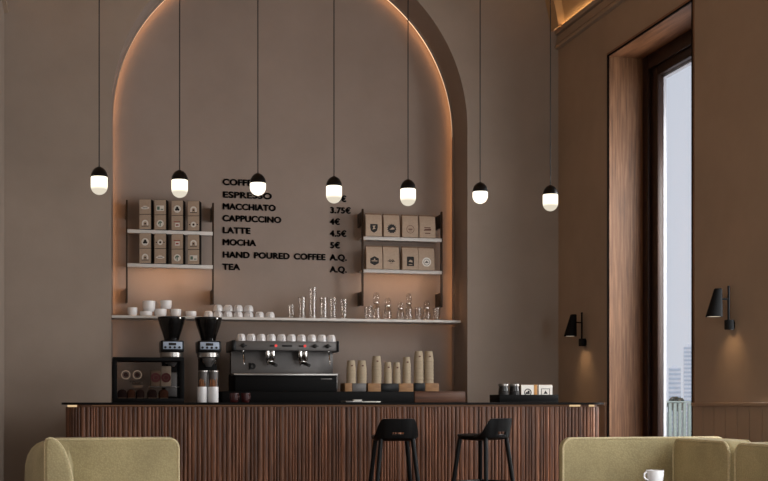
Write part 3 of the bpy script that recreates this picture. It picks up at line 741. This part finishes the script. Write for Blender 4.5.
# ------------------------------------------------------------------ cup crates and paper cup stacks
CRY = 10.45
def crate(px0, px1, mat, label):
    x0, x1 = PX(px0, CRY-.1), PX(px1, CRY-.1); zb = PLZ if px0 < 414 else 1.193
    t = thing('cup_crate', label, 'crate', ((x0+x1)/2, CRY, zb+.0004), 0, 'small crates under the paper cups'); hw = (x1-x0)/2-.001
    b = MB(); hgt = .068
    b.box(-hw, hw, -.10, -.088, 0, hgt, .002); b.box(-hw, hw, .088, .10, 0, hgt, .002); b.box(-hw, -hw+.01, -.09, .09, 0, hgt, .002); b.box(hw-.01, hw, -.09, .09, 0, hgt, .002)
    b.box(-hw+.005, hw-.005, -.09, .09, 0, .01); b.build('crate_sides', mat, t)
    b = MB(); b.box(-hw+.008, hw-.008, -.09, .09, hgt-.016, hgt-.002, .001); b.build('inner_tray', mat, t)
    return zb+hgt-.0015
for a in ((345, 352.3, 'lightwood', 'narrow light wooden crate at the left end of the crate row'), (352.3, 366.3, 'steeldark', 'dark grey crate second from left in the crate row'),
          (368, 381, 'lightwood', 'light wooden crate under the third cup stack'), (381.3, 398.7, 'black', 'wide black crate under the two small cup stacks'),
          (399, 413.6, 'lightwood', 'light wooden crate under the slim tall cup stack'), (414.6, 425, 'black', 'narrow black crate between the two right wooden crates'),
          (425.2, 439, 'lightwood', 'light wooden crate at the right end of the crate row')):
    crate(*a)
def paper_cup(r, h, loc, label, top):
    t = thing('paper_cup', label, 'cup', loc, 0, 'stacked beige paper cups')
    b = MB(); b.lathe([(r*.97, 0), (r*.94, .0), (r*.715, h*.95), (0, h*.95), (0, h*.965), (r*.71, h*.965), (r*.72, h), (r*.745, h), (r*.97, .004)], 24); b.build('sleeve', 'cup', t)
    b = MB(); b.tube([(r*1.0*math.cos(2*pi*k/20), r*1.0*math.sin(2*pi*k/20), .0025) for k in range(20)], .0022, 6, True); b.build('rim', 'cup', t)
    if top:
        b = MB(); y = -r*.865
        b.box(-.008, .008, y-.003, y+.0005, h*.42, h*.56, .002); b.build('printed_mark', 'inkbrown', t)
    return t
stacks = [(350.6, .0415, .190, 'leftmost'), (361.3, .0415, .190, 'second'), (376, .043, .228, 'third'), (387.3, .034, .178, 'fourth'), (396.1, .034, .176, 'fifth'), (406.1, .036, .222, 'sixth'), (418, .042, .268, 'seventh'), (428.2, .042, .268, 'rightmost')]
for px, r, ht, nm in stacks:
    zb = (PLZ if px < 414 else 1.193)+.068+.0004
    h = .085; n = max(3, round((ht-h)/.030)+1); pit = (ht-h)/(n-1)
    pr = None
    for k in range(n):
        where = 'bottom' if k == 0 else ('top' if k == n-1 else ORD[k]+' from bottom')
        lab = 'beige paper cup, %s of the %s cup stack' % (where, nm)
        loc = (PX(px, CRY), CRY-.02 if px not in (361.3, 396.1) else CRY-.02, zb+k*pit)
        if pr is None or k == n-1: pr = paper_cup(r, h, loc, lab, k == n-1)
        else: copy_tree(pr, None, loc, lab)

# ------------------------------------------------------------------ pastry case on the bar
KY = 9.14
kx0, kx1 = PX(112.8, KY), PX(184.3, KY); kw = (kx1-kx0); kh = .317; kd = .30
case = thing('pastry_case', 'small black framed glass display case at the left end of the bar', 'display case', ((kx0+kx1)/2, KY, 1.10)); k2 = kw/2
b = MB(); b.box(-k2, k2, 0, kd, 0, .03, .003); b.box(-k2, k2, 0, kd, kh-.026, kh, .003)
for x in (-k2, k2-.030):
    b.box(x, x+.030, 0, .02, .028, kh-.024, .002); b.box(x, x+.030, kd-.02, kd, .028, kh-.024, .002)
b.build('frame', 'blackmatt', case)
b = MB(); b.box(-k2+.03, k2-.03, .006, .010, .03, kh-.026); gl = b.build('front_pane', 'case_glass', case)
for s in (-1, 1):
    b = MB(); b.box(s*(k2-.012)-.002, s*(k2-.012)+.002, .02, kd-.02, .03, kh-.026); b.build('side_pane', 'case_glass', case)
b = MB(); b.box(.01, k2-.03, .05, kd-.03, .108, .114, .001); b.build('inner_shelf', 'steel', case)
def kxz(px, y):
    x, z = P(px, y, KY+.004); return x-(kx0+kx1)/2, z-1.10
for px, py in ((125.8, 374.8), (137.3, 374.8)):
    x, z = kxz(px, py); b = MB(); ringm(b, .026, .031, .005, x, z); o = b.build('ring_emblem', 'kraft', gl)
    b = MB(); disc(b, .015, .005, x, z); b.build('emblem_centre', 'choc', o)
x, z = kxz(137.2, 383.6); text_part('DOOK', .026, 'kraft', gl, 'lettering', (x, .004, z-.004), 1.1, .0006, .0006, 'CENTER')
b = MB(); rectm(b, x-.034, x+.036, z-.018, z-.014, .005); rectm(b, x-.026, x+.03, z-.026, z-.022, .005); b.build('lettering_line', 'kraftdk', gl)
# packets with red round emblems on the inner shelf
for px, lab in ((155.7, 'pale packet with a dark red round emblem, left one in the pastry case'), (166, 'taller pale packet with a dark red round emblem, right one in the pastry case')):
    x = PX(px, KY+.12); hgt = .115 if px < 160 else .145
    t = thing('tea_packet', lab, 'packet', (x, KY+.14, 1.2145), 0, 'packets on the shelf of the pastry case')
    b = MB(); b.box(-.036, .036, -.025, .025, 0, hgt, .006); b.build('pouch', 'kraftdk' if px < 160 else 'kraft', t)
    b = MB(); disc(b, .034, -.0255, 0, .062); o = b.build('emblem', 'redcake', t)
    b = MB(); ringm(b, .016, .019, -.0265, 0, .062); b.build('emblem_ring', 'kraftdk', o)
for i, (px, w_, m, lab) in enumerate(((122, .05, 'choc', 'dark chocolate loaf slice at the left of the pastry case'), (131, .045, 'pastry', 'brown loaf cake second from left in the pastry case'), (140, .045, 'choc', 'dark loaf cake near the middle of the pastry case'), (152, .05, 'choc', 'dark loaf cake below the left packet'), (163.5, .05, 'pastry', 'reddish brown loaf cake below the right packet'))):
    t = thing('loaf_cake', lab, 'cake', (PX(px, KY+.13), KY+.14, 1.1302), 0, 'cakes on the floor of the pastry case')
    hh = .062
    b = MB(); pr_ = [(-w_*.6, 0), (w_*.6, 0), (w_*.62, hh*.6), (w_*.5, hh*.86), (w_*.2, hh), (-w_*.2, hh), (-w_*.5, hh*.86), (-w_*.62, hh*.6)]
    b.prism(pr_, -.08, .08, 'XZ', .006); b.build('crumb', m, t)
    b = MB(); b.box(-w_*.55, w_*.55, -.083, .083, -.0, .004); b.build('paper_liner', 'kraftdk', t)

# jars of stirrers, with upturned steel cups behind
for px, lab in ((202, 'white jar full of wooden stirrers, left of the pair on the bar'), (213.2, 'white jar full of wooden stirrers, right of the pair on the bar')):
    t = thing('stirrer_jar', lab, 'jar', (PX(px, 9.25), 9.25, 1.1004), 0, 'white stirrer jars on the bar')
    b = MB(); b.lathe([(0, 0), (.035, 0), (.037, .004), (.0375, .112), (.034, .112), (.033, .008), (0, .006)], 28); b.build('jar_wall', 'white', t)
    b = MB()
    for k in range(20):
        a = random.uniform(0, 2*pi); r = random.uniform(.004, .022); x, y = r*math.cos(a), r*math.sin(a)
        b.cyl((x*.8, y*.8, .012), (x*1.25, y*1.25, random.uniform(.13, .172)), .0028, n=6)
    o = b.build('stirrers', 'stick', t); o['kind'] = 'stuff'
for px, lab in ((203.3, 'upturned steel tumbler behind the left stirrer jar'), (213.4, 'upturned steel tumbler behind the right stirrer jar')):
    t = thing('steel_tumbler', lab, 'tumbler', (PX(px, 9.40), 9.40, 1.1004), 0, 'steel tumblers behind the stirrer jars')
    b = MB(); b.lathe([(0, 0), (.024, 0), (.027, .004), (.036, .228), (.034, .230), (.024, .01), (0, .008)], 28); b.build('tumbler_wall', 'steeldark', t)
    b = MB(); b.lathe([(.0345, .222), (.038, .223), (.038, .231), (.0345, .232)], 28); b.build('rim', 'steel', t)
# dark red cups below the machine
for px, lab in ((234.3, 'dark red cup left of its twin, on the bar below the machine'), (245.5, 'dark red cup right of its twin, on the bar below the machine')):
    t = thing('red_cup', lab, 'cup', (PX(px, 9.3), 9.3, 1.1004), -.9, 'dark red cups on the bar'); cup_parts(.034, .068, t, 'redcup', bottom=.8)
# open booklet on a holder
t = thing('menu_booklet', 'thin white menu booklet lying on the bar under the cup crates', 'booklet', (PX(361, 9.0), 9.0, 1.1004))
bx0, bx1 = PX(343, 9.0)-PX(361, 9.0), PX(377.5, 9.0)-PX(361, 9.0)
b = MB(); b.box(bx0, -.01, -.09, .09, .0, .012, .003); b.build('left_cover', 'steel', t)
b = MB(); b.box(-.015, bx1, -.10, .08, .0, .009, .003); b.build('right_pages', 'paper', t)
b = MB(); b.box(-.058, .0, -.03, .02, .012, .020, .002); b.build('clip', 'paper', t)

# ------------------------------------------------------------------ jar tray at the right end
tx0, tx1 = PX(489.5, 9.29), PX(558.5, 9.05); tc = (tx0+tx1)/2; th = (tx1-tx0)/2
t = thing('serving_tray', 'long low black tray at the right end of the bar', 'tray', (tc, 9.17, 1.1004))
b = MB(); b.box(-th, th, -.12, .12, 0, .012, .002); b.build('tray_floor', 'blackmatt', t)
b = MB(); b.box(-th, th, -.12, -.11, .010, .058, .002); b.box(-th, th, .11, .12, .010, .058, .002); b.box(-th, -th+.01, -.115, .115, .010, .058, .002); b.box(th-.01, th, -.115, .115, .010, .058, .002); b.build('tray_sides', 'blackmatt', t)
TZ = 1.1126
for px, lab in ((503.6, 'dark glass jar with silver lid at the left of the tray'), (514.4, 'dark glass jar with silver lid next to the white boxes')):
    t = thing('storage_jar', lab, 'jar', (PX(px, 9.12), 9.12, TZ), 0, 'dark jars in the tray')
    b = MB(); b.lathe([(0, 0), (.034, 0), (.037, .005), (.0375, .085), (.034, .102), (.034, .108), (0, .108)], 32); b.build('jar_body', 'smoke', t)
    b = MB(); b.lathe([(0, .108), (.037, .108), (.038, .112), (.038, .124), (.035, .127), (0, .128)], 32); b.build('lid', 'steel', t)
    b = MB(); b.lathe([(.0376, .045), (.0378, .045), (.0378, .075), (.0376, .075)], 32); b.build('label_band', 'ink', t)
for i, (a, c, lab) in enumerate(((521, 537.6, 'white card box with round mark beside the jars in the tray'), (538.4, 552.6, 'white card box with framed mark at the right of the tray'))):
    xa, xb = PX(a, 9.1), PX(c, 9.1)
    t = thing('tea_box', lab, 'box', ((xa+xb)/2, 9.14, TZ), 0, 'white tea boxes in the tray'); hw = (xb-xa)/2-.001
    b = MB(); b.box(-hw, hw, -.04, .04, 0, .120, .002); b.build('carton', 'kraft', t)
    b = MB(); b.box(-hw+.001, hw-.001 if i else hw-.03, -.0412, -.04, .002, .118); b.build('front_label', 'emblem', t)
    if not i: 
        b = MB(); b.box(hw-.026, hw-.004, -.0416, -.04, .0, .120); b.build('gold_band', 'brass', t)
    b = MB(); cx = -.012 if not i else 0
    if not i: ringm(b, .022, .029, -.0414, cx, .062); b.box(cx-.002, cx+.014, -.0424, -.0414, .05, .076); disc(b, .009, -.0414, cx-.008, .058)
    else:
        rectm(b, -.034, .034, .036, .04, -.0414); rectm(b, -.034, .034, .088, .092, -.0414); rectm(b, -.034, -.03, .04, .088, -.0414); rectm(b, .03, .034, .04, .088, -.0414); poly(b, [(-.016, .052), (0, .078), (.016, .052)], -.0414)
    b.build('printed_mark', 'ink', t)

# ------------------------------------------------------------------ pendants over the bar
proto = {}
for i in range(7):
    long_ = i not in (2, 5)
    x = 1.7335+(i-3)*.540; Y = 8.92; z = 2.634
    lab = 'opal glass pendant lamp with black dome cap, %s' % ('leftmost of the seven', 'second from left', 'third from left, shorter globe before the menu', 'fourth, beside the menu prices', 'third from right, above the right rack', 'second from right, shorter globe', 'rightmost by the corner')[i]
    ztop = VC[1]+math.sqrt(VR**2-(x-VC[0])**2)
    t = thing('pendant_lamp', lab, 'lamp', (x, Y, z), 0, 'pendant lamps in a row over the bar')
    r = .0565
    b = MB(); b.lathe([(0, .064), (.010, .064), (.016, .060), (.030, .053), (.043, .038), (.052, .020), (r, .0), (r, -.006), (.05, -.006), (0, -.004)], 32); c = b.build('dome_cap', 'black', t)
    b = MB()
    if long_: pr_ = [(0, -.004), (.052, -.005), (.0555, -.010), (.0555, -.071)]+[(.0555*math.cos(a), -.071-.0555*math.sin(a)) for a in [pi/2*k/10 for k in range(1, 10)]]+[(0, -.1265)]
    else: pr_ = [(0, -.004), (.052, -.005), (.0555, -.010), (.0555, -.036)]+[(.0555*math.cos(a), -.036-.0555*math.sin(a)) for a in [pi/2*k/10 for k in range(1, 10)]]+[(0, -.0915)]
    b.lathe(pr_, 32); b.build('glass_shade', 'bulb' if long_ else 'bulb2', t)
    b = MB(); b.cyl((0, 0, .06), (0, 0, ztop-z), .0038, n=8); b.build('cord', 'ink', t)
    b = MB(); b.lathe([(0, 0), (.05, 0), (.05, -.02), (.006, -.03), (0, -.03)], 24, (0, 0, ztop-z)); b.build('ceiling_rose', 'black', t)

# ------------------------------------------------------------------ wall sconces
for i, (Y, lab) in enumerate(((9.975, 'black cone wall sconce in the corner above the end of the bar'), (7.495, 'black cone wall sconce on the right side of the tall window'))):
    t = thing('wall_sconce', lab, 'sconce', (XR, Y, 1.566), 0, 'cone sconces on the right wall')
    b = MB(); b.lathe([(0, 0), (.028, 0), (.031, .004), (.031, .058), (.028, .062), (0, .062)], 24, (-.03, 0, 0)); b.box(-.03, .0, -.02, .02, .01, .05, .003); b.build('wall_mount', 'blackmatt', t)
    b = MB(); b.cyl((-.035, 0, .06), (-.035, 0, .28), .0075, n=12); b.build('rod', 'blackmatt', t)
    b = MB(); b.cyl((-.035, 0, .195), (-.09, 0, .195), .006, n=10); b.build('arm', 'blackmatt', t)
    # cone with upright back and slanting front
    b = MB(); n = 28
    def ring(cx, r, z): return [b.bm.verts.new((cx+r*math.cos(2*pi*k/n), r*math.sin(2*pi*k/n), z)) for k in range(n)]
    A = ring(-.137, .054, .080); B = ring(-.108, .026, .258); C = ring(-.108, .020, .262); A2 = ring(-.137, .051, .080); B2 = ring(-.108, .022, .25)
    for U, V in ((A, B), (B, C), (A, A2), (A2, B2)):
        for k in range(n): b.bm.faces.new((U[k], U[(k+1) % n], V[(k+1) % n], V[k])).smooth = True
    b.bm.faces.new(C); sh = b.build('cone_shade', 'blackmatt', t)
    b = MB(); b.lathe([(0, 0), (.050, 0), (.050, .003), (0, .003)], 24, (-.137, 0, .083)); b.build('light_disc', 'shadein', sh)

# ------------------------------------------------------------------ bar stools
def stool(label, loc, rz):
    t = thing('bar_stool', label, 'bar stool', loc, rz, 'black bar stools at the counter')
    SZ_ = .868
    # seat: rounded dish; local +Y is the sitter's front, back shell at -Y
    b = MB(); n = 40; rings = []
    def se(a, rx, ry, p=.62):
        c, s = math.cos(a), math.sin(a)
        return rx*math.copysign(abs(c)**p, c), ry*math.copysign(abs(s)**p, s)
    def addring(f, z, dz=0):
        R = []
        for k in range(n):
            x, y = se(2*pi*k/n, .145*f, .160*f); R.append(b.bm.verts.new((x, y, z+dz*(y/.160)**2)))
        rings.append(R)
    for f, z in ((.55, SZ_-.022), (.88, SZ_-.018), (.97, SZ_-.008), (1, SZ_+.004), (.98, SZ_+.012), (.9, SZ_+.010), (.6, SZ_+.004)): addring(f, z, .010)
    for A, B in zip(rings, rings[1:]):
        for k in range(n): b.bm.faces.new((A[k], A[(k+1) % n], B[(k+1) % n], B[k])).smooth = True
    b.bm.faces.new(rings[0][::-1]); b.bm.faces.new(rings[-1]); b.build('seat', 'stool', t)
    # low curved back shell with a slot at its foot
    b = MB(); nu, nv = 72, 16; grid = []
    for i in range(nu+1):
        u = -1+2*i/nu; a = math.radians(-90+u*84); x, y = se(a, .145, .160)
        q = min(1, max(0, (abs(u)-.35)/.62)); hgt = .004+.122*(1-q*q*(3-2*q))
        colv = []
        for j in range(nv+1):
            v = j/nv; o_ = 1+.10*v-.02*v*v
            colv.append(b.bm.verts.new((x*o_*(1-.04*v), y*o_-.01*v, SZ_+.0+hgt*v)))
        grid.append(colv)
    for i in range(nu):
        for j in range(nv):
            u = -1+2*(i+.5)/nu
            if abs(u) < .075 and .13 < (j+.5)/nv < .29: continue
            b.bm.faces.new((grid[i][j], grid[i+1][j], grid[i+1][j+1], grid[i][j+1])).smooth = True
    bmesh.ops.recalc_face_normals(b.bm, faces=b.bm.faces)
    bmesh.ops.solidify(b.bm, geom=list(b.bm.faces), thickness=.016); 
    for f in b.bm.faces: f.smooth = True
    b.build('backrest', 'stool', t)
    def leg(sx, sy, z): k = 1-z/SZ_; return (sx*(.104+.09*k), sy*(.114+.09*k), z)
    for sx in (-1, 1):
        for sy in (-1, 1):
            b = MB(); p = leg(sx, sy, 0); q = leg(sx, sy, SZ_+.002); b.cyl(p, q, .012, .0155, 14); b.build('leg', 'stool', t)
    ft = .565
    for s in (-1, 1):
        b = MB(); b.cyl(leg(-1, s, ft), leg(1, s, ft), .010, n=10); b.build('foot_rail', 'stool', t)
        b = MB(); b.cyl(leg(s, -1, ft), leg(s, 1, ft), .010, n=10); b.build('foot_rail', 'stool', t)
sy_ = 8.22
stool('black bar stool seen from behind, left of the two at the bar', (PX(394, sy_), sy_, 0), math.radians(-4))
stool('black bar stool turned sideways, right of the two at the bar', (PX(484.5, sy_), sy_+.03, 0), math.radians(31))

# ------------------------------------------------------------------ sofas
def cushion(b, x0, x1, y0, y1, z0, z1, r): b.box(x0, x1, y0, y1, z0, z1, r, 5)
def rr_loop(a0, a1, b0, b1, r, f, n=6):
    """rounded-top outline, open at the foot: f maps (a, b) to a point"""
    pts = [(a0, b0)]+[(a0+r-r*math.cos(t), b1-r+r*math.sin(t)) for t in [pi/2*k/n for k in range(n+1)]]+[(a1-r+r*math.sin(t), b1-r+r*math.cos(t)) for t in [pi/2*k/n for k in range(n+1)]]+[(a1, b0)]
    return [f(*p) for p in pts]
SB = 6.0
s = thing('corner_sofa', 'olive yellow upholstered corner sofa at the right, behind the white cup', 'sofa', (0, 0, 0))
x0 = PX(558.6, SB+.045); x1 = PX(674, SB); zt = P(600, 437.2, SB)[1]
def panel(b, xa, xb, ya, yb, za, zb, r):
    pr_ = [(xa, za)]+[(xa+r-r*math.cos(k*pi/12), zb-r+r*math.sin(k*pi/12)) for k in range(7)]+[(xb-r+r*math.sin(k*pi/12), zb-r+r*math.cos(k*pi/12)) for k in range(7)]+[(xb, za)]
    b.prism(pr_, ya, yb, 'XZ', .022, 4)
b = MB(); panel(b, x0+.05, x1+.30, SB+.05, SB+.14, .12, zt-.03, .05); b.build('back_shell', 'sofa', s)
b = MB(); panel(b, x0, x1+.30, SB, SB+.055, .12, zt, .055); bp = b.build('back_panel', 'sofa', s)
b = MB(); b.tube(rr_loop(x0+.008, x1+.29, .15, zt-.006, .05, lambda a, z: (a, SB+.004, z)), .0058); b.build('piping', 'sofapipe', bp)
wx = 2.895
for i, (ya, yb) in enumerate(((5.395, 5.985), (4.75, 5.355))):
    zc = .924-.004*i
    b = MB()
    pr_ = [(ya, .40)]+[(ya+.07-.07*math.cos(k*pi/12), zc-.07+.07*math.sin(k*pi/12)) for k in range(7)]+[(yb-.07+.07*math.sin(k*pi/12), zc-.07+.07*math.cos(k*pi/12)) for k in range(7)]+[(yb, .40)]
    b.prism(pr_, wx+.003, wx+.15, 'YZ', .035, 5)
    cu_ = b.build('back_cushion', 'sofa', s)
    b = MB(); b.tube(rr_loop(ya+.010, yb-.010, .42, zc-.008, .06, lambda a, z: (wx+.010, a, z)), .007)
    b.tube(rr_loop(ya+.014, yb-.014, .42, zc-.004, .05, lambda a, z: (wx+.13, a, z)), .006); b.build('piping', 'sofapipe', cu_)
b = MB(); cushion(b, wx+.15, wx+.22, 4.2, 6.1, .12, .88, .03); b.build('side_shell', 'sofa', s)
for ya, yb in ((5.37, 5.99), (4.75, 5.36)):
    b = MB(); cushion(b, 2.42, wx+.01, ya, yb, .28, .44, .04); b.build('seat_cushion', 'sofa', s)
b = MB(); cushion(b, x0+.02, 2.41, 5.42, 5.99, .28, .44, .04); b.build('seat_cushion', 'sofa', s)
b = MB(); cushion(b, 2.44, wx+.2, 4.75, 6.08, .12, .28, .015); cushion(b, x0+.02, 2.46, 5.46, 6.1, .12, .28, .015); b.build('seat_base', 'sofa', s)
for x, y in ((x0+.08, 5.52), (x0+.08, 6.06), (wx+.1, 6.06), (wx+.1, 4.85), (2.5, 4.85)):
    b = MB(); b.cyl((x, y, 0), (x, y, .13), .014, .02, 12); b.build('leg', 'blackmatt', s)
# left sofa
s = thing('corner_sofa', 'olive yellow upholstered corner sofa at the left, with rounded wing', 'sofa', (0, 0, 0))
x1 = PX(180.2, SB); zt = P(120, 437.7, SB)[1]
b = MB(); panel(b, -.16, x1, SB, SB+.13, .12, zt, .05); bp = b.build('back_panel', 'sofa', s)
b = MB(); b.tube(rr_loop(-.15, x1-.008, .15, zt-.006, .045, lambda a, z: (a, SB+.004, z)), .0058); b.build('piping', 'sofapipe', bp)
# wing: bowed outer shell plus an end cushion with a D-shaped profile
EY = 5.30
ex0, ez = P(45.3, 438.3, EY); ex1 = PX(73.0, EY)
b = MB(); n = 14; rings = []
for k in range(n+1):
    f = k/n; y = EY+.006+f*(SB+.11-EY); bow = math.sin(min(1, f*1.25)*pi/2)
    xo = ex0+.006-.115*bow**1.0*(1-.25*max(0, f-.7)/.3)
    xi = ex0+.09+.02*f; R = []
    for j in range(13):
        t_ = j/12; ang = pi*t_
        x = xo if j == 0 else xi
        cx_, hw_ = (xo+xi)/2, (xi-xo)/2
        topz = ez-.012-.012*bow
        R.append((cx_-hw_*math.cos(ang), y, topz-.19*bow-.02+(.19*bow+.02)*math.sin(ang)**.55 if 0 < j < 12 else topz-.19*bow-.02))
    R = [(xo, y, .12)]+R+[(xi, y, .12)]
    rings.append([b.bm.verts.new(p) for p in R])
m_ = len(rings[0])
for A, B in zip(rings, rings[1:]):
    for k in range(m_-1): b.bm.faces.new((A[k], A[k+1], B[k+1], B[k])).smooth = True
b.bm.faces.new(rings[0]); b.bm.faces.new(rings[-1][::-1]); b.build('wing_shell', 'sofa', s)
dprof = [(ex0, .12), (ex0, ez-.02), (ex0+.006, ez-.004), (ex0+.018, ez)]
bx, bz = ex1-ex0-.018, .235
dprof += [(ex0+.018+bx*math.sin(k*pi/28), ez-bz+bz*math.cos(k*pi/28)) for k in range(1, 15)]+[(ex1, .45), (ex1, .12)]
b = MB(); b.prism(dprof, EY-.035, EY+.02, 'XZ', .012, 4); we = b.build('wing_end', 'sofa', s)
b = MB(); b.tube([(x, EY-.022, z) for x, z in dprof[0:18]], .0055); b.build('piping', 'sofapipe', we)
b = MB(); cushion(b, ex0+.05, ex1-.035, EY+.02, SB, .3, ez-.16, .03); b.build('wing_cushion', 'sofa', s)
b = MB(); cushion(b, ex1+.01, x1-.01, 5.4, SB-.01, .28, .44, .04); b.build('seat_cushion', 'sofa', s)
b = MB(); cushion(b, ex0+.05, x1-.02, 5.36, SB+.1, .12, .28, .015); b.build('seat_base', 'sofa', s)
for x, y in ((ex0+.1, 5.45), (ex0+.1, 6.05), (x1-.07, 5.45), (x1-.07, 6.05)):
    b = MB(); b.cyl((x, y, 0), (x, y, .13), .014, .02, 12); b.build('leg', 'blackmatt', s)

# cafe table with a white cup
tx, ty = PX(655, 4.6), 4.6
t = thing('cafe_table', 'small round dark cafe table in front of the right sofa', 'table', (tx-.05, ty, 0))
b = MB(); b.lathe([(0, .745), (.345, .745), (.352, .75), (.352, .766), (.346, .77), (0, .77)], 64); b.build('round_top', 'darkframe', t)
b = MB(); b.cyl((0, 0, .02), (0, 0, .746), .03, n=24); b.build('column', 'blackmatt', t)
b = MB(); b.lathe([(0, 0), (.21, 0), (.21, .012), (.05, .024), (0, .026)], 48); b.build('foot_disc', 'blackmatt', t)
t = thing('white_cup', 'white coffee cup with its handle at left, on the small round table', 'cup', (tx, ty, .7704), pi*1.03)
R_, Hc = .0345, .068
b = MB(); b.lathe([(0, 0), (.020, 0), (.021, .004), (.026, .012), (.0305, .03), (.0335, .05), (R_, Hc), (R_-.003, Hc), (R_-.005, .05), (.024, .016), (0, .010)], 40); b.build('bowl', 'white', t)
b = MB(); b.tube([(.031, 0, .056), (.040, 0, .060), (.047, 0, .054), (.048, 0, .044), (.043, 0, .035), (.030, 0, .030)], .0042, 10); b.build('handle', 'white', t)
b = MB(); b.lathe([(0, .052), (.029, .052)], 32); b.build('coffee', 'coffee', t)

# ------------------------------------------------------------------ light
wd = bpy.data.worlds.new('sky'); sc.world = wd; wd.use_nodes = True
bg = wd.node_tree.nodes['Background']
tc_ = wd.node_tree.nodes.new('ShaderNodeTexCoord'); sp_ = wd.node_tree.nodes.new('ShaderNodeSeparateXYZ'); cr = wd.node_tree.nodes.new('ShaderNodeValToRGB')
wd.node_tree.links.new(tc_.outputs['Generated'], sp_.inputs[0]); wd.node_tree.links.new(sp_.outputs['Z'], cr.inputs['Fac'])
cr.color_ramp.elements[0].position = 0; cr.color_ramp.elements[0].color = (.70, .73, .80, 1)
cr.color_ramp.elements[1].position = .35; cr.color_ramp.elements[1].color = (.70, .73, .81, 1)
wd.node_tree.links.new(cr.outputs['Color'], bg.inputs['Color']); bg.inputs['Strength'].default_value = 1.0
def area(name, loc, target, sx, sy, power, col):
    l = bpy.data.lights.new(name, 'AREA'); l.shape = 'RECTANGLE'; l.size = sx; l.size_y = sy; l.energy = power; l.color = col
    o = bpy.data.objects.new(name, l); COL.objects.link(o); o.location = loc
    o.rotation_euler = (Vector(target)-Vector(loc)).to_track_quat('-Z', 'Y').to_euler(); return o
area('daylight_side', (3.9, 3.2, 1.4), (0, 4.8, 1.3), 3.6, 2.0, 199, (.93, .97, 1))
area('daylight_near_bar', (3.95, 6.3, 1.7), (0, 6.6, 1.4), 2.4, 2.6, 68, (.93, .97, 1))
area('fill_left', (-.45, 2.5, 1.8), (4, 4.5, 1.5), 3.0, 2.6, 72, (1, .96, .92))  # added fill lamp lifting the right wall and left-facing cushions
area('window_fill', (5.35, 8.5, 2.0), (3.7, 8.9, 1.1), 1.3, 2.6, 150, (1, .95, .9))  # added lamp outside the window, brightening the end of the counter
area('jamb_fill', (5.7, 6.5, 2.5), (4.1, 9.4, 1.8), 1.4, 3.0, 50, (1, .95, .90))  # second added lamp outside, brightening the window jamb
sl = bpy.data.lights.new('city_fill_sun', 'SUN'); sl.energy = 1.3; sl.angle = .3; so = bpy.data.objects.new('city_fill_sun', sl); COL.objects.link(so)  # sun lamp added to make the buildings outside paler
so.rotation_euler = Vector((.25, 1, -.45)).to_track_quat('-Z', 'Y').to_euler(); so.location = (30, -5, 30)
for Y in (9.975, 7.495):
    l = bpy.data.lights.new('sconce_beam', 'SPOT'); l.energy = 3.2; l.color = (1, .66, .34); l.spot_size = math.radians(96); l.spot_blend = 1; l.shadow_soft_size = .03
    o = bpy.data.objects.new('sconce_beam', l); COL.objects.link(o); o.location = (XR-.137, Y, 1.575+.072)
    o.rotation_euler = (Vector((XR-.01, Y, 1.26))-o.location).to_track_quat('-Z', 'Y').to_euler()

sc.view_settings.view_transform = 'Standard'; sc.view_settings.look = 'None'
sc.view_settings.exposure = 0; sc.view_settings.gamma = 1
sc.cycles.max_bounces = 8; sc.cycles.diffuse_bounces = 4; sc.cycles.transparent_max_bounces = 24
sc.cycles.use_denoising = True
sc.cycles.sample_clamp_indirect = 4
